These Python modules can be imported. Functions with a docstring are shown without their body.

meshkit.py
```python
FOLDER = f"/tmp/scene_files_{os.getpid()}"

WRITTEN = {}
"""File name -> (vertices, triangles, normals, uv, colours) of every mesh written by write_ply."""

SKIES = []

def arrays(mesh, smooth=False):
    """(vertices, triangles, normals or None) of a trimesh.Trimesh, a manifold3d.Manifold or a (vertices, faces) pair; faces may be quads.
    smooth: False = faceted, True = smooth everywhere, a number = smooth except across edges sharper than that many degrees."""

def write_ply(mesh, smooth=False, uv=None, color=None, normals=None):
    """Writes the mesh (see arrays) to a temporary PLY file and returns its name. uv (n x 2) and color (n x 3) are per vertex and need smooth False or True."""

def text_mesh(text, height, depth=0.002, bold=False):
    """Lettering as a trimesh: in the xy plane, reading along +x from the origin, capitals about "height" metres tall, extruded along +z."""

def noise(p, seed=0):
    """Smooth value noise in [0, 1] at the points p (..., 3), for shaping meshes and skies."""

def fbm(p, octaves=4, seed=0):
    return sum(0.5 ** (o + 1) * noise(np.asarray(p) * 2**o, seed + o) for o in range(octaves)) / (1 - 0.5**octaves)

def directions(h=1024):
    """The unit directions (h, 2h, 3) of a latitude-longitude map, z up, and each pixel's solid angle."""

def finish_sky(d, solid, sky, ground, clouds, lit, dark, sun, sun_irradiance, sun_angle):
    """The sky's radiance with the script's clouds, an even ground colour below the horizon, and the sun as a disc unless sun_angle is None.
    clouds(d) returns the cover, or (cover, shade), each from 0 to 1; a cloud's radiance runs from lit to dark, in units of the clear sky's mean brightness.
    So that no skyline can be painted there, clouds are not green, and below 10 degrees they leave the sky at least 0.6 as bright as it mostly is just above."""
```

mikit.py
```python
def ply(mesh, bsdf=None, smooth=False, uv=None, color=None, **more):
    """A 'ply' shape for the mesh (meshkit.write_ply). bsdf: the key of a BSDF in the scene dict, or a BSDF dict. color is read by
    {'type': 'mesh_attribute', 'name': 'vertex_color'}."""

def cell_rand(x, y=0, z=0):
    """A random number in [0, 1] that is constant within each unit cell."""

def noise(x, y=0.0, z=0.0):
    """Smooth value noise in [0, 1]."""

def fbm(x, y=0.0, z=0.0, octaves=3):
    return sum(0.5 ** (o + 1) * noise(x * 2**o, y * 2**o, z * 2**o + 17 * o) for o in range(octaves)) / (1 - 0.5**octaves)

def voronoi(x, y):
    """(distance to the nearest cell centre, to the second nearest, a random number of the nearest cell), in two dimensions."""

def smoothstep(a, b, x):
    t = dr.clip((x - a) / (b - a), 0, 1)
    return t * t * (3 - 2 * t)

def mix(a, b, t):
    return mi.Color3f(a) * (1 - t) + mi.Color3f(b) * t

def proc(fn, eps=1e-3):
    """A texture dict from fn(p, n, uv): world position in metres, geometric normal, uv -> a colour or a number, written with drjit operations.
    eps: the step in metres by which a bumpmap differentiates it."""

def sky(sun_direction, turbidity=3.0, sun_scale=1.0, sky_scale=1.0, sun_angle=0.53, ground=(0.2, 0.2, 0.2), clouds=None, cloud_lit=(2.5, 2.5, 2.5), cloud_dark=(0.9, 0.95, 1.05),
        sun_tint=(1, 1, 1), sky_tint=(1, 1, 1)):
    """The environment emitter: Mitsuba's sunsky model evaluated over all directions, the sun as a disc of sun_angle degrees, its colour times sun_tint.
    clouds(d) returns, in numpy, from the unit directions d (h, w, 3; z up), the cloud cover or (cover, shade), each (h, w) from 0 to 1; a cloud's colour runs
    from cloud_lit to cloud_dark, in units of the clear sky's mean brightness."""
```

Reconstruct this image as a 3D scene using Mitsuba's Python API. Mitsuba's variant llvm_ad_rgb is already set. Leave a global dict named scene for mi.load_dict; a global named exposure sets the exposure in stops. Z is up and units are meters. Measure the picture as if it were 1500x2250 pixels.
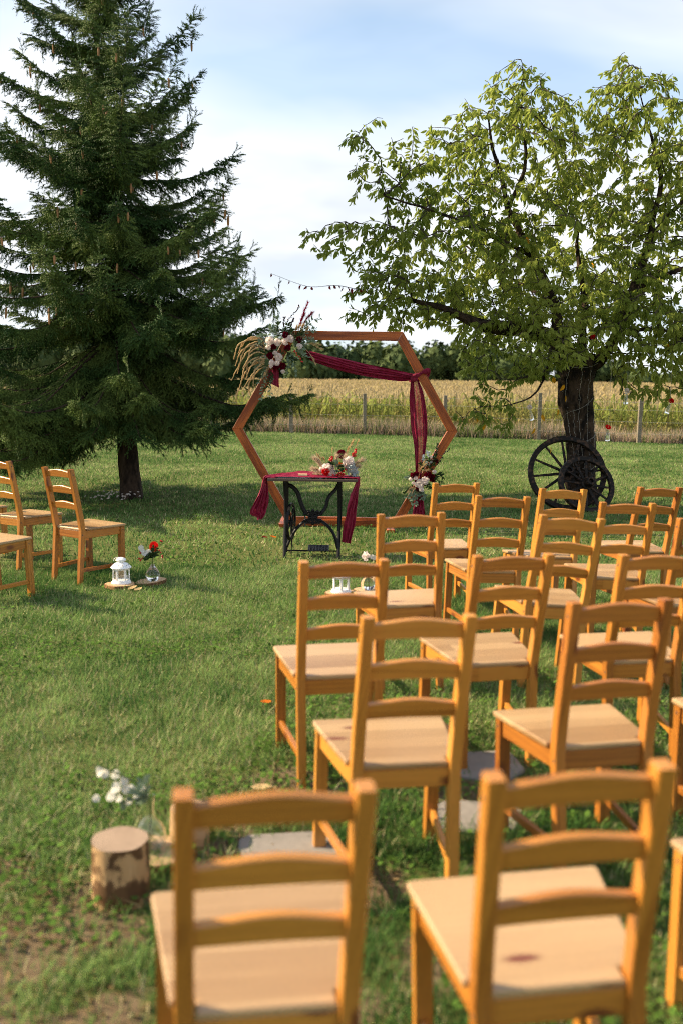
import math, random
import numpy as np, trimesh, mapbox_earcut
import drjit as dr, mitsuba as mi
import mikit, meshkit
from mikit import proc, noise, fbm, voronoi, smoothstep, mix, cell_rand

T = mi.ScalarTransform4f
scene, labels = {}, {}
rng = np.random.default_rng(11)
random.seed(11)

# ---------------------------------------------------------------- camera, sky, exposure
PITCH, ROLL, EYE = 0.136799, 0.011357, 1.61346
fwd = np.array([0, math.cos(PITCH), -math.sin(PITCH)])
up0 = np.array([0, math.sin(PITCH), math.cos(PITCH)])
up = up0 * math.cos(ROLL) - np.array([1.0, 0, 0]) * math.sin(ROLL)
scene['camera'] = {
    'type': 'thinlens', 'fov': 2 * math.degrees(math.atan(750 / 2186.646)), 'fov_axis': 'x',
    'aperture_radius': 0.0088, 'focus_distance': 10.6, 'near_clip': 0.05, 'far_clip': 6000.0,
    'to_world': T().look_at(origin=[0, 0, EYE], target=[float(fwd[0]), float(fwd[1]), float(EYE + fwd[2])], up=up.tolist())}
SUN = (-0.80, 0.12, 0.575)


def clouds(d):
    x, y, z = d[..., 0], d[..., 1], np.maximum(d[..., 2], 0) + 0.30
    p = np.stack([x / z * 1.0 + 26.933, y / z * 1.5 + 26.278, 0 * x], -1)
    w = meshkit.fbm(p * 1.3 + 5, 3, 4)
    q = p + 0.55 * (w[..., None] - 0.5)
    c = meshkit.fbm(q * np.array([1.0, 1.25, 1]), 6, 21)
    el = np.degrees(np.arcsin(np.clip(d[..., 2], -1, 1)))
    thick = np.interp(el, [0, 14, 30, 60, 90], [1.0, 0.95, 0.62, 0.42, 0.36])      # broken cloud closes up towards the horizon
    cover = np.clip(0.40 + 0.60 * np.clip((c - 0.20) / 0.26, 0, 1), 0, 1) * thick
    s = meshkit.fbm(q * 3.2 + 9, 5, 8)
    shade = np.clip((s - 0.42) / 0.3, 0, 1) * 0.75
    return cover, shade


scene['sky'] = mikit.sky(SUN, turbidity=2.4, clouds=clouds, cloud_lit=(2.15, 2.2, 2.26), cloud_dark=(1.45, 1.58, 1.74), sun_angle=0.6,
                         ground=(0.12, 0.14, 0.07), sun_tint=(1.0, 1.0, 0.96))
exposure = 2.8

# ---------------------------------------------------------------- helpers


def cat(*ms):
    ms = [m for m in ms if m is not None and len(m[0])]
    vs, fs, o = [], [], 0
    for v, f in ms:
        vs.append(np.asarray(v, float)); fs.append(np.asarray(f, int) + o); o += len(v)
    return np.vstack(vs), np.vstack(fs)


def rot(axis, deg):
    a = np.asarray(axis, float); a = a / np.linalg.norm(a)
    m = trimesh.transformations.rotation_matrix(math.radians(deg), a)
    return m


def mov(x, y, z):
    m = np.eye(4); m[:3, 3] = x, y, z
    return m


def scl(x, y=None, z=None):
    y = x if y is None else y; z = x if z is None else z
    return np.diag([x, y, z, 1.0])


def xf(m, mat):
    v, f = m
    v = np.asarray(v, float) @ mat[:3, :3].T + mat[:3, 3]
    return v, (f[:, ::-1] if np.linalg.det(mat[:3, :3]) < 0 else f)


def aim(a, b):
    """4x4 that turns +z to the direction b - a and stands at a."""
    d = np.asarray(b, float) - np.asarray(a, float); d = d / np.linalg.norm(d)
    x = np.cross([0, 1, 0.13], d); x /= np.linalg.norm(x)
    m = np.eye(4); m[:3, 0], m[:3, 1], m[:3, 2], m[:3, 3] = x, np.cross(d, x), d, a
    return m


def curve(pts, n):
    """n points on a smooth curve through pts (Catmull-Rom)."""
    p = np.asarray(pts, float)
    if len(p) == 2:
        return p[0] + (p[1] - p[0]) * np.linspace(0, 1, n)[:, None]
    q = np.vstack([2 * p[0] - p[1], p, 2 * p[-1] - p[-2]])
    t = np.linspace(0, len(p) - 1 - 1e-9, n); i = t.astype(int); t = (t - i)[:, None]
    a, b, c, d = q[i], q[i + 1], q[i + 2], q[i + 3]
    return 0.5 * (2 * b + (c - a) * t + (2 * a - 5 * b + 4 * c - d) * t * t + (3 * b - a - 3 * c + d) * t ** 3)


def tube(pts, r, n=8, flat=1.0, cap=True):
    p = np.asarray(pts, float); r = np.broadcast_to(np.asarray(r, float), (len(p),))
    t = np.gradient(p, axis=0); t /= np.linalg.norm(t, axis=1, keepdims=True) + 1e-12
    a = np.cross(t[0], [0.2, 0.31, 0.93]); 
    if np.linalg.norm(a) < 0.2: a = np.cross(t[0], [1, 0.1, 0])
    A = []
    for k in range(len(p)):
        a = a - t[k] * (a @ t[k]); a = a / np.linalg.norm(a); A.append(a)
    A = np.array(A); B = np.cross(t, A)
    th = np.arange(n) * 2 * np.pi / n
    v = (p[:, None] + r[:, None, None] * (np.cos(th)[None, :, None] * A[:, None] + flat * np.sin(th)[None, :, None] * B[:, None])).reshape(-1, 3)
    i, j = np.meshgrid(np.arange(len(p) - 1), np.arange(n), indexing='ij')
    a0, a1, b0, b1 = i * n + j, i * n + (j + 1) % n, (i + 1) * n + j, (i + 1) * n + (j + 1) % n
    f = np.concatenate([np.stack([a0, a1, b1], -1).reshape(-1, 3), np.stack([a0, b1, b0], -1).reshape(-1, 3)])
    if cap:
        k = len(v); v = np.vstack([v, p[:1], p[-1:]])
        j = np.arange(n); e = (len(p) - 1) * n
        f = np.vstack([f, np.stack([(j + 1) % n, j, j * 0 + k], -1), np.stack([e + j, e + (j + 1) % n, j * 0 + k + 1], -1)])
    return v, f


def lathe(profile, n=24, wob=None):
    """profile: (r, z) from bottom to top; r = 0 closes it at the axis."""
    pr = np.asarray(profile, float); th = np.arange(n) * 2 * np.pi / n
    w = np.ones((len(pr), n)) if wob is None else wob(pr, th)
    v = np.stack([pr[:, :1] * np.cos(th) * w, pr[:, :1] * np.sin(th) * w, np.repeat(pr[:, 1:2], n, 1)], -1).reshape(-1, 3)
    i, j = np.meshgrid(np.arange(len(pr) - 1), np.arange(n), indexing='ij')
    a0, a1, b0, b1 = i * n + j, i * n + (j + 1) % n, (i + 1) * n + j, (i + 1) * n + (j + 1) % n
    f = np.concatenate([np.stack([a0, a1, b1], -1).reshape(-1, 3), np.stack([a0, b1, b0], -1).reshape(-1, 3)])
    ar = np.linalg.norm(np.cross(v[f[:, 1]] - v[f[:, 0]], v[f[:, 2]] - v[f[:, 0]]), axis=1)
    return v, f[ar > 1e-14]


def slab(poly, z0, z1, b=0.0):
    """A prism over a counter-clockwise polygon in xy, its edges chamfered by b."""
    p = np.asarray(poly, float); n = len(p)
    e = np.roll(p, -1, 0) - p; e /= np.linalg.norm(e, axis=1, keepdims=True)
    nr = np.stack([e[:, 1], -e[:, 0]], -1); pv = np.roll(nr, 1, 0)
    m = nr + pv; m /= np.maximum((m * nr).sum(1, keepdims=True), 0.35)
    ins = p - m * b
    rings = [(ins, z0), (p, z0 + b), (p, z1 - b), (ins, z1)] if b > 0 else [(p, z0), (p, z1)]
    v = np.vstack([np.hstack([q, np.full((n, 1), z)]) for q, z in rings])
    tri = np.asarray(mapbox_earcut.triangulate_float64(np.ascontiguousarray(ins), np.array([n], np.uint32))).reshape(-1, 3).astype(int)
    a = np.cross(ins[tri[:, 1]] - ins[tri[:, 0]], ins[tri[:, 2]] - ins[tri[:, 0]])
    tri = np.where(a[:, None] < 0, tri[:, ::-1], tri)
    f = [tri[:, ::-1], tri + (len(rings) - 1) * n]
    j = np.arange(n)
    for k in range(len(rings) - 1):
        a0, a1, b0, b1 = k * n + j, k * n + (j + 1) % n, (k + 1) * n + j, (k + 1) * n + (j + 1) % n
        f += [np.stack([a0, a1, b1], -1), np.stack([a0, b1, b0], -1)]
    return v, np.vstack(f)


def box(lo, hi, b=0.0):
    (x0, y0, z0), (x1, y1, z1) = lo, hi
    return slab([(x0, y0), (x1, y0), (x1, y1), (x0, y1)], z0, z1, b)


YZ = np.array([[0, 0, 1, 0], [1, 0, 0, 0], [0, 1, 0, 0], [0, 0, 0, 1.0]])   # a slab's xy -> yz, its height along x
XZ = np.array([[1, 0, 0, 0], [0, 0, -1, 0], [0, 1, 0, 0], [0, 0, 0, 1.0]])  # a slab's xy -> xz, its height along -y


def grid_mesh(P):
    """P (n, m, 3) -> mesh"""
    n, m = P.shape[:2]
    i, j = np.meshgrid(np.arange(n - 1), np.arange(m - 1), indexing='ij')
    a, b, c, d = i * m + j, i * m + j + 1, (i + 1) * m + j + 1, (i + 1) * m + j
    return P.reshape(-1, 3), np.concatenate([np.stack([a, b, c], -1).reshape(-1, 3), np.stack([a, c, d], -1).reshape(-1, 3)])


def ico(r=1.0, sub=1):
    m = trimesh.creation.icosphere(subdivisions=sub, radius=r)
    return np.array(m.vertices), np.array(m.faces)


used = {}


def uid(base):
    n = used.get(base, 0); used[base] = n + 1
    return base if n == 0 else f'{base}_{n:03d}'


def dict_of(mesh, mat, smooth=False, wood=None, **kw):
    """wood = (axis, offset): uv along and across the grain, in metres."""
    if wood is None:
        return mikit.ply(mesh, mat, smooth=smooth, **kw)
    tm = trimesh.Trimesh(*mesh, process=False)
    if smooth:
        tm = trimesh.graph.smooth_shade(tm, angle=math.radians(smooth), facet_minarea=None)
    v = np.array(tm.vertices); ax, off = wood
    o = [k for k in range(3) if k != ax]
    uv = np.stack([v[:, ax] + off, v[:, o[0]] * 1.0 + v[:, o[1]] * 0.83 + off * 0.37], -1)
    return mikit.ply(tm, mat, smooth=bool(smooth), uv=uv, **kw)


def put(key, d, to=None):
    d = dict(d)
    if to is not None:
        d['to_world'] = T(np.asarray(to, float).tolist())
    scene[key] = d
    return key


def obj(name, mesh, mat, parent=None, smooth=False, wood=None, to=None, **kw):
    key = uid(name if parent is None else f'{parent}__{name}')
    return put(key, dict_of(mesh, mat, smooth, wood, **kw), to)


def tag(key, label, cat_=None, group=None, kind=None):
    labels[key] = {k: v for k, v in (('label', label), ('category', cat_), ('group', group), ('kind', kind)) if v}
    return key


def thing(name, label, cat_, group=None):
    return tag(uid(name), label, cat_, group)


def struct(name, mesh, mat, smooth=False):
    labels[name] = {'kind': 'structure'}
    return put(name, dict_of(mesh, mat, smooth))


# ---------------------------------------------------------------- materials


def princ(color, rough=0.6, spec=0.5, **kw):
    c = proc(color) if callable(color) else {'type': 'rgb', 'value': list(color)}
    return {'type': 'twosided', 'bsdf': {'type': 'principled', 'base_color': c, 'roughness': rough, 'specular': spec, **kw}}


def leafy(color, trans=0.9, rough=0.5, vert=False):
    c = {'type': 'mesh_attribute', 'name': 'vertex_color'} if vert else (proc(color) if callable(color) else {'type': 'rgb', 'value': list(color)})
    return {'type': 'principledthin', 'base_color': c, 'roughness': rough, 'diff_trans': trans, 'spec_trans': 0.0, 'eta': 1.35}


def pine_grain(light, dark):
    def fn(p, n, uv):
        u, v = uv.x, uv.y
        board = cell_rand(dr.floor(v / 0.078), dr.floor(u / 2.0))
        warp = fbm(u * 1.6 + 9 * board, v * 9.0, 3.0, 3)
        ring = 0.5 + 0.5 * dr.sin((v * 62.0 + warp * 2.6 + u * 0.8) * 6.2832 * (0.7 + 0.5 * board))
        fine = fbm(u * 6.0, v * 420.0, 1.0, 2)
        tone = noise(u * 0.35, v * 7.0, 8.0)
        k1, k2, kr = voronoi(u * 3.1 + 0.3 * warp, v * 8.5)
        knot = smoothstep(0.17, 0.05, k1) * smoothstep(0.64, 0.66, kr)
        g = dr.clip(0.20 + 0.42 * ring * ring * (0.5 + 0.5 * tone) + 0.5 * (fine - 0.5) + 0.4 * (tone - 0.5) + 0.7 * (board - 0.5), 0, 1)
        c = mix(light, dark, g)
        return c * (1 - knot) + mi.Color3f(0.13, 0.03, 0.008) * knot
    return fn


def bark_tone(a, b, s):
    def fn(p, n, uv):
        k = fbm(p.x * s, p.y * s, p.z * s * 0.35, 4)
        return mix(a, b, smoothstep(0.32, 0.68, k))
    return fn


def bark_relief(p, n, uv):
    return fbm(p.x * 26, p.y * 26, p.z * 9, 3) + 0.4 * noise(p.x * 90, p.y * 90, p.z * 40)


def end_grain(p, n, uv):
    r = dr.sqrt(uv.x * uv.x + uv.y * uv.y)
    w = fbm(uv.x * 30, uv.y * 30, 2.0, 3)
    ring = 0.5 + 0.5 * dr.sin((r + 0.006 * w) * 6.2832 * 170)
    return mix((0.50, 0.34, 0.19), (0.30, 0.17, 0.08), 0.55 * ring * ring + 0.4 * (w - 0.4) + 0.35 * smoothstep(0.03, 0.0, r))


def stump_face(p, n, uv):
    r = dr.sqrt(uv.x * uv.x + uv.y * uv.y); a = dr.atan2(uv.y, uv.x)
    w = fbm(uv.x * 35, uv.y * 35, 7.0, 3)
    ring = 0.5 + 0.5 * dr.sin((r + 0.008 * w) * 6.2832 * 190)
    crack = smoothstep(0.06, 0.0, dr.abs(dr.sin(a * 1.5 + 0.8 + 0.5 * w))) * smoothstep(0.01, 0.05, r)
    c = mix((0.34, 0.25, 0.18), (0.20, 0.14, 0.095), 0.5 * ring + 0.6 * (w - 0.3))
    return c * (1 - 0.6 * crack) + mi.Color3f(0.05, 0.03, 0.02) * 0.6 * crack


def stump_side(p, n, uv):
    k = fbm(p.x * 26 + p.y * 13, p.y * 20, p.z * 14, 3)
    f = fbm(p.x * 55, p.y * 55, p.z * 12, 3)
    peel = smoothstep(0.47, 0.56, k + 0.22 * (f - 0.5))
    return mix(mix((0.50, 0.33, 0.17), (0.34, 0.20, 0.09), f), mix((0.16, 0.085, 0.035), (0.06, 0.03, 0.015), f), peel)


PAVERS = [(.60, 3.97), (.50, 3.45), (-.15, 3.16)]
BARE = [(-0.95, 2.15, 0.34), (-0.75, 2.75, 0.30), (-0.35, 3.1, 0.28), (-0.15, 3.70, 0.26), (-0.42, 3.45, 0.22), (-0.95, 2.55, 0.28), (-0.55, 2.18, 0.26), (-1.1, 3.0, 0.18), (0.05, 2.95, 0.25), (0.5, 3.6, 0.3), (-0.05, 2.3, 0.22),
        (0.62, 3.95, 0.22), (0.32, 2.55, 0.2), (-0.8, 1.85, 0.22), (0.7, 2.6, 0.2)]


def ground_tone(p, n, uv):
    bare = mi.Float(0)
    for x, y, r in BARE:
        bare = dr.maximum(bare, dr.exp(-(dr.square(p.x - x) + dr.square(p.y - y)) / (r * r)))
    f = fbm(p.x * 9, p.y * 9, 0.0, 4); g = fbm(p.x * 60, p.y * 60, 0.0, 3)
    soil = mix((0.17, 0.125, 0.075), (0.085, 0.058, 0.033), g)
    turf = mix((0.060, 0.078, 0.018), (0.10, 0.105, 0.032), f)
    lawn = mix(turf, soil, smoothstep(0.46, 0.74, bare + 1.1 * (f - 0.5)))
    far = smoothstep(29.0, 30.0, p.y + 0.31 * p.x)
    field = mix((0.22, 0.16, 0.07), (0.15, 0.12, 0.05), fbm(p.x * 0.6, p.y * 0.15, 0.0, 3))
    return mix(lawn, field, far)


def stained(p, n, uv):
    u, v = uv.x, uv.y
    w = fbm(u * 2.0, v * 22.0, 5.0, 4)
    f = fbm(u * 8, v * 240, 2.0, 2)
    return mix((0.40, 0.098, 0.016), (0.17, 0.034, 0.007), smoothstep(0.3, 0.7, w * 0.6 + f * 0.4))


def paver_tone(p, n, uv):
    g = fbm(p.x * 45, p.y * 45, p.z * 45, 4); s = noise(p.x * 260, p.y * 260, p.z * 260)
    return mix((0.29, 0.265, 0.24), (0.15, 0.14, 0.125), 0.6 * g + 0.4 * s)


def wheel_tone(p, n, uv):
    g = fbm(p.x * 30, p.y * 30, p.z * 30, 3)
    return mix((0.008, 0.006, 0.005), (0.062, 0.034, 0.020), smoothstep(0.48, 0.74, g))


def cloth_tone(p, n, uv):
    g = fbm(p.x * 60, p.y * 60, p.z * 25, 3)
    return mix((0.27, 0.009, 0.044), (0.13, 0.003, 0.018), g)


def crease(p, n, uv):
    return 0.5 * fbm(uv.x * 9.0, uv.y * 70.0, 4.0, 3) + 0.25 * fbm(uv.x * 30.0, uv.y * 50.0, 1.0, 2)


def weave(p, n, uv):
    s = 0.5 + 0.5 * dr.sin(uv.y * 6.2832 * 60)
    return dr.clip(0.58 + 0.22 * fbm(uv.x * 12, uv.y * 90, 0.0, 2) + 0.12 * s, 0, 1)


def needle_tone(p, n, uv):
    k = fbm(p.x * 2.2, p.y * 2.2, p.z * 2.2, 3); f = noise(p.x * 40, p.y * 40, p.z * 40)
    return mix((0.021, 0.064, 0.017), (0.130, 0.188, 0.045), dr.clip(smoothstep(0.35, 0.65, k) * 0.7 + 0.3 * f, 0, 1))


def cherry_leaf_tone(p, n, uv):
    k = noise(p.x * 13, p.y * 13, p.z * 13); l = fbm(p.x * 1.1, p.y * 1.1, p.z * 1.1, 2)
    c = mix((0.150, 0.225, 0.035), (0.460, 0.500, 0.120), dr.clip(0.65 * k + 0.7 * (l - 0.3), 0, 1))
    return c


def forest_tone(p, n, uv):
    k = noise(p.x * 0.16 + 5, p.y * 0.16, p.z * 0.12); f = noise(p.x * 1.1, p.y * 1.1, p.z * 1.1)
    return mix((0.022, 0.050, 0.020), (0.095, 0.125, 0.034), dr.clip(0.7 * k + 0.35 * (f - 0.3), 0, 1))


def concrete(p, n, uv):
    return mix((0.26, 0.225, 0.17), (0.15, 0.125, 0.09), fbm(p.x * 30, p.y * 30, p.z * 10, 3))


BS = {
    'm_pine': princ(pine_grain((0.43, 0.175, 0.025), (0.22, 0.066, 0.007)), 0.36, 0.5, clearcoat=0.9, clearcoat_gloss=0.75),
    'm_pine_b': princ(pine_grain((0.48, 0.208, 0.034), (0.26, 0.086, 0.010)), 0.33, 0.5, clearcoat=0.9, clearcoat_gloss=0.8),
    'm_pine_c': princ(pine_grain((0.38, 0.142, 0.020), (0.19, 0.054, 0.006)), 0.40, 0.5, clearcoat=0.8, clearcoat_gloss=0.7),
    'm_seat_sheen': princ(pine_grain((0.40, 0.262, 0.130), (0.19, 0.098, 0.036)), 0.34, 0.5, clearcoat=1.0, clearcoat_gloss=0.6),  # same pine made paler: sky sheen on the seats put into the colour
    'm_stained': princ(stained, 0.42, 0.35),
    'm_ground': princ(ground_tone, 0.95, 0.2),
    'm_grass': leafy(None, 0.85, 0.33, vert=True),
    'm_corn': leafy(None, 0.75, 0.6, vert=True),
    'm_needle': princ(needle_tone, 0.6, 0.2),
    'm_spruce_bark': princ(bark_tone((0.060, 0.040, 0.028), (0.018, 0.012, 0.009), 22), 0.9, 0.2),
    'm_cone': princ((0.30, 0.15, 0.06), 0.6),
    'm_cherry_leaf': leafy(cherry_leaf_tone, 1.3, 0.34),
    'm_yellow_leaf': leafy((0.62, 0.30, 0.02), 0.8),
    'm_red_leaf': leafy((0.16, 0.022, 0.018), 0.8),
    'm_cherry_bark': {'type': 'bumpmap', 'tex': proc(bark_relief, 3e-3), 'scale': 0.02, 'bsdf': princ(bark_tone((0.060, 0.040, 0.027), (0.010, 0.008, 0.007), 17), 0.9, 0.15)},
    'm_twig': princ((0.035, 0.025, 0.018), 0.8),
    'm_forest': princ(forest_tone, 0.8, 0.2),
    'm_concrete': princ(concrete, 0.9, 0.2),
    'm_iron': princ((0.006, 0.006, 0.007), 0.5, 0.25),
    'm_wheel': princ(wheel_tone, 0.6, 0.22),
    'm_tabletop': princ((0.075, 0.048, 0.036), 0.4),
    'm_cloth': {'type': 'bumpmap', 'tex': proc(crease, 2e-3), 'scale': 0.02, 'bsdf': {'type': 'twosided', 'bsdf': {'type': 'principled', 'base_color': proc(cloth_tone), 'roughness': 0.55, 'specular': 0.3, 'sheen': 0.6, 'sheen_tint': 0.8}}},
    'm_gauze': {'type': 'mask', 'opacity': proc(weave), 'bsdf': leafy((0.32, 0.02, 0.06), 0.9)},
    'm_white_petal': leafy((0.86, 0.78, 0.74), 0.9, 0.6),
    'm_burgundy_petal': leafy((0.12, 0.005, 0.016), 0.6, 0.5),
    'm_red_petal': leafy((0.62, 0.012, 0.010), 0.5, 0.5),
    'm_eucalyptus': leafy((0.17, 0.235, 0.16), 0.5, 0.5),
    'm_dark_leaf': leafy((0.035, 0.060, 0.022), 0.5, 0.45),
    'm_straw': leafy((0.56, 0.40, 0.21), 0.6, 0.6),
    'm_pampas': leafy((0.62, 0.50, 0.36), 0.8, 0.7),
    'm_wine_plume': leafy((0.26, 0.012, 0.035), 0.6, 0.6),
    'm_orange_petal': leafy((0.60, 0.14, 0.02), 0.6, 0.5),
    'm_berry': princ((0.42, 0.012, 0.008), 0.2),
    'm_dark_berry': princ((0.02, 0.012, 0.014), 0.3),
    'm_blue_grey': leafy((0.34, 0.40, 0.42), 0.5, 0.5),
    'm_silver_leaf': leafy((0.70, 0.69, 0.62), 0.7, 0.5),
    'm_stem': princ((0.09, 0.13, 0.03), 0.5),
    'm_white_metal': princ((0.80, 0.80, 0.80), 0.35),
    'm_slice': princ(end_grain, 0.6),
    'm_stump_face': princ(stump_face, 0.75, 0.3),
    'm_slice_bark': princ(bark_tone((0.30, 0.15, 0.07), (0.11, 0.05, 0.025), 40), 0.85, 0.2),
    'm_stump_side': princ(stump_side, 0.8, 0.3),
    'm_paver': princ(paver_tone, 0.9, 0.2),
    'm_dark_metal': princ((0.05, 0.05, 0.05), 0.45),
    'm_wire': princ((0.30, 0.29, 0.27), 0.5),
    'm_cord': princ((0.36, 0.32, 0.25), 0.8),
    'm_book': princ((0.62, 0.42, 0.24), 0.6),
    'm_glass': {'type': 'dielectric', 'int_ior': 1.45},
    'm_pane': {'type': 'thindielectric', 'int_ior': 1.5},
}
scene.update(BS)

# ---------------------------------------------------------------- chairs: where they stand (x, y, turn, lift, tilt, lean)
CHAIRS = [
    ('O', .780, 6.928, .212, -.005, -.007, .012), ('P', 1.461, 6.651, .228, -.015, -.055, .04), ('Q', 2.167, 6.922, .25, -.012, .034, .027),
    ('M', .938, 5.967, .129, .01, -.003, .029), ('N', 1.677, 5.907, .054, -.011, .019, .019),
    ('J', .362, 4.851, .136, .035, -.032, -.023), ('K', 1.086, 4.984, .116, .018, .014, .073), ('L', 1.883, 5.112, .17, 0, 0, 0),
    ('G', .010, 3.706, .16, .008, .034, -.009), ('H', .658, 3.935, .229, 0, .04, .006), ('I', 1.282, 4.021, .141, -.006, .029, -.008),
    ('D', .203, 2.804, .182, -.002, 0, .017), ('E', .850, 2.952, .206, .009, -.043, 0), ('F', 1.503, 3.097, .17, 0, 0, 0),
    ('A', -.125, 1.655, .154, -.014, .054, .009), ('B', .442, 1.712, .114, -.002, .036, -.038), ('C', 1.124, 1.949, .17, 0, 0, 0),
    ('R', -2.168, 7.685, -.601, .004, .008, 0), ('S', -2.826, 8.238, -.58, .01, -.002, -.012), ('U', -3.477, 8.753, -.6, 0, 0, 0),
    ('T', -2.666, 6.924, -.6, -.015, .05, -.017),
]


def slope(y):
    return np.interp(y, [-5, 1.2, 2.5, 5.5, 7.5, 9, 100], [.035, .033, .022, -.02, -.045, -.05, -.05])


CH_M, feet = {}, []
for n, x, y, a, z0, rx, ry in CHAIRS:
    m = mov(x, y, z0 + float(slope(y))) @ rot([0, 0, 1], math.degrees(a)) @ rot([1, 0, 0], math.degrees(rx)) @ rot([0, 1, 0], math.degrees(ry))
    CH_M[n] = m
    for fx, fy in ((-.15, .02), (.15, .02), (-.19, .42), (.19, .42)):
        feet.append((m @ [fx, fy, 0, 1])[:3])
feet = np.array(feet)


def height(x, y):
    """The lawn: a gentle slope that follows what stands on it."""
    x, y = np.asarray(x, float), np.asarray(y, float)
    r = feet[:, 2] - slope(feet[:, 1])
    a, b = np.zeros(x.shape), np.zeros(x.shape)
    near = (np.abs(x) < 5) & (y > 0.5) & (y < 10)
    xn, yn, an, bn = x[near], y[near], 0, 0
    for k in range(len(feet)):
        w = np.exp(-((xn - feet[k, 0]) ** 2 + (yn - feet[k, 1]) ** 2) / (2 * 0.16 ** 2))
        an, bn = an + w * r[k], bn + w
    a[near], b[near] = an, bn
    z = slope(y) + a / (b + 0.15)
    far = np.clip((y + 0.31 * x - 29.4) / 2.5, 0, 1)
    z = z - 0.75 * far * far * (3 - 2 * far)
    return z + 0.02 * (meshkit.fbm(np.stack([x * 1.3, y * 1.3, 0 * x], -1), 3, 3) - 0.5)


def bare_at(x, y):
    b = 0
    for cx, cy, r in BARE:
        b = np.maximum(b, np.exp(-((x - cx) ** 2 + (y - cy) ** 2) / (r * r)))
    return b


# ---------------------------------------------------------------- the ground
gx = np.concatenate([-np.geomspace(3000, 14, 24), np.arange(-13, 14.01, 0.2), np.geomspace(15, 3000, 24)])
gy = np.concatenate([[-400, -100, -30, -10, -4], np.arange(-2, 12, 0.16), np.arange(12, 34, 0.4), np.geomspace(35, 4500, 36)])
GX, GY = np.meshgrid(gx, gy)
struct('ground', grid_mesh(np.stack([GX, GY, height(GX, GY)], -1)), 'm_ground', smooth=True)


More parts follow.
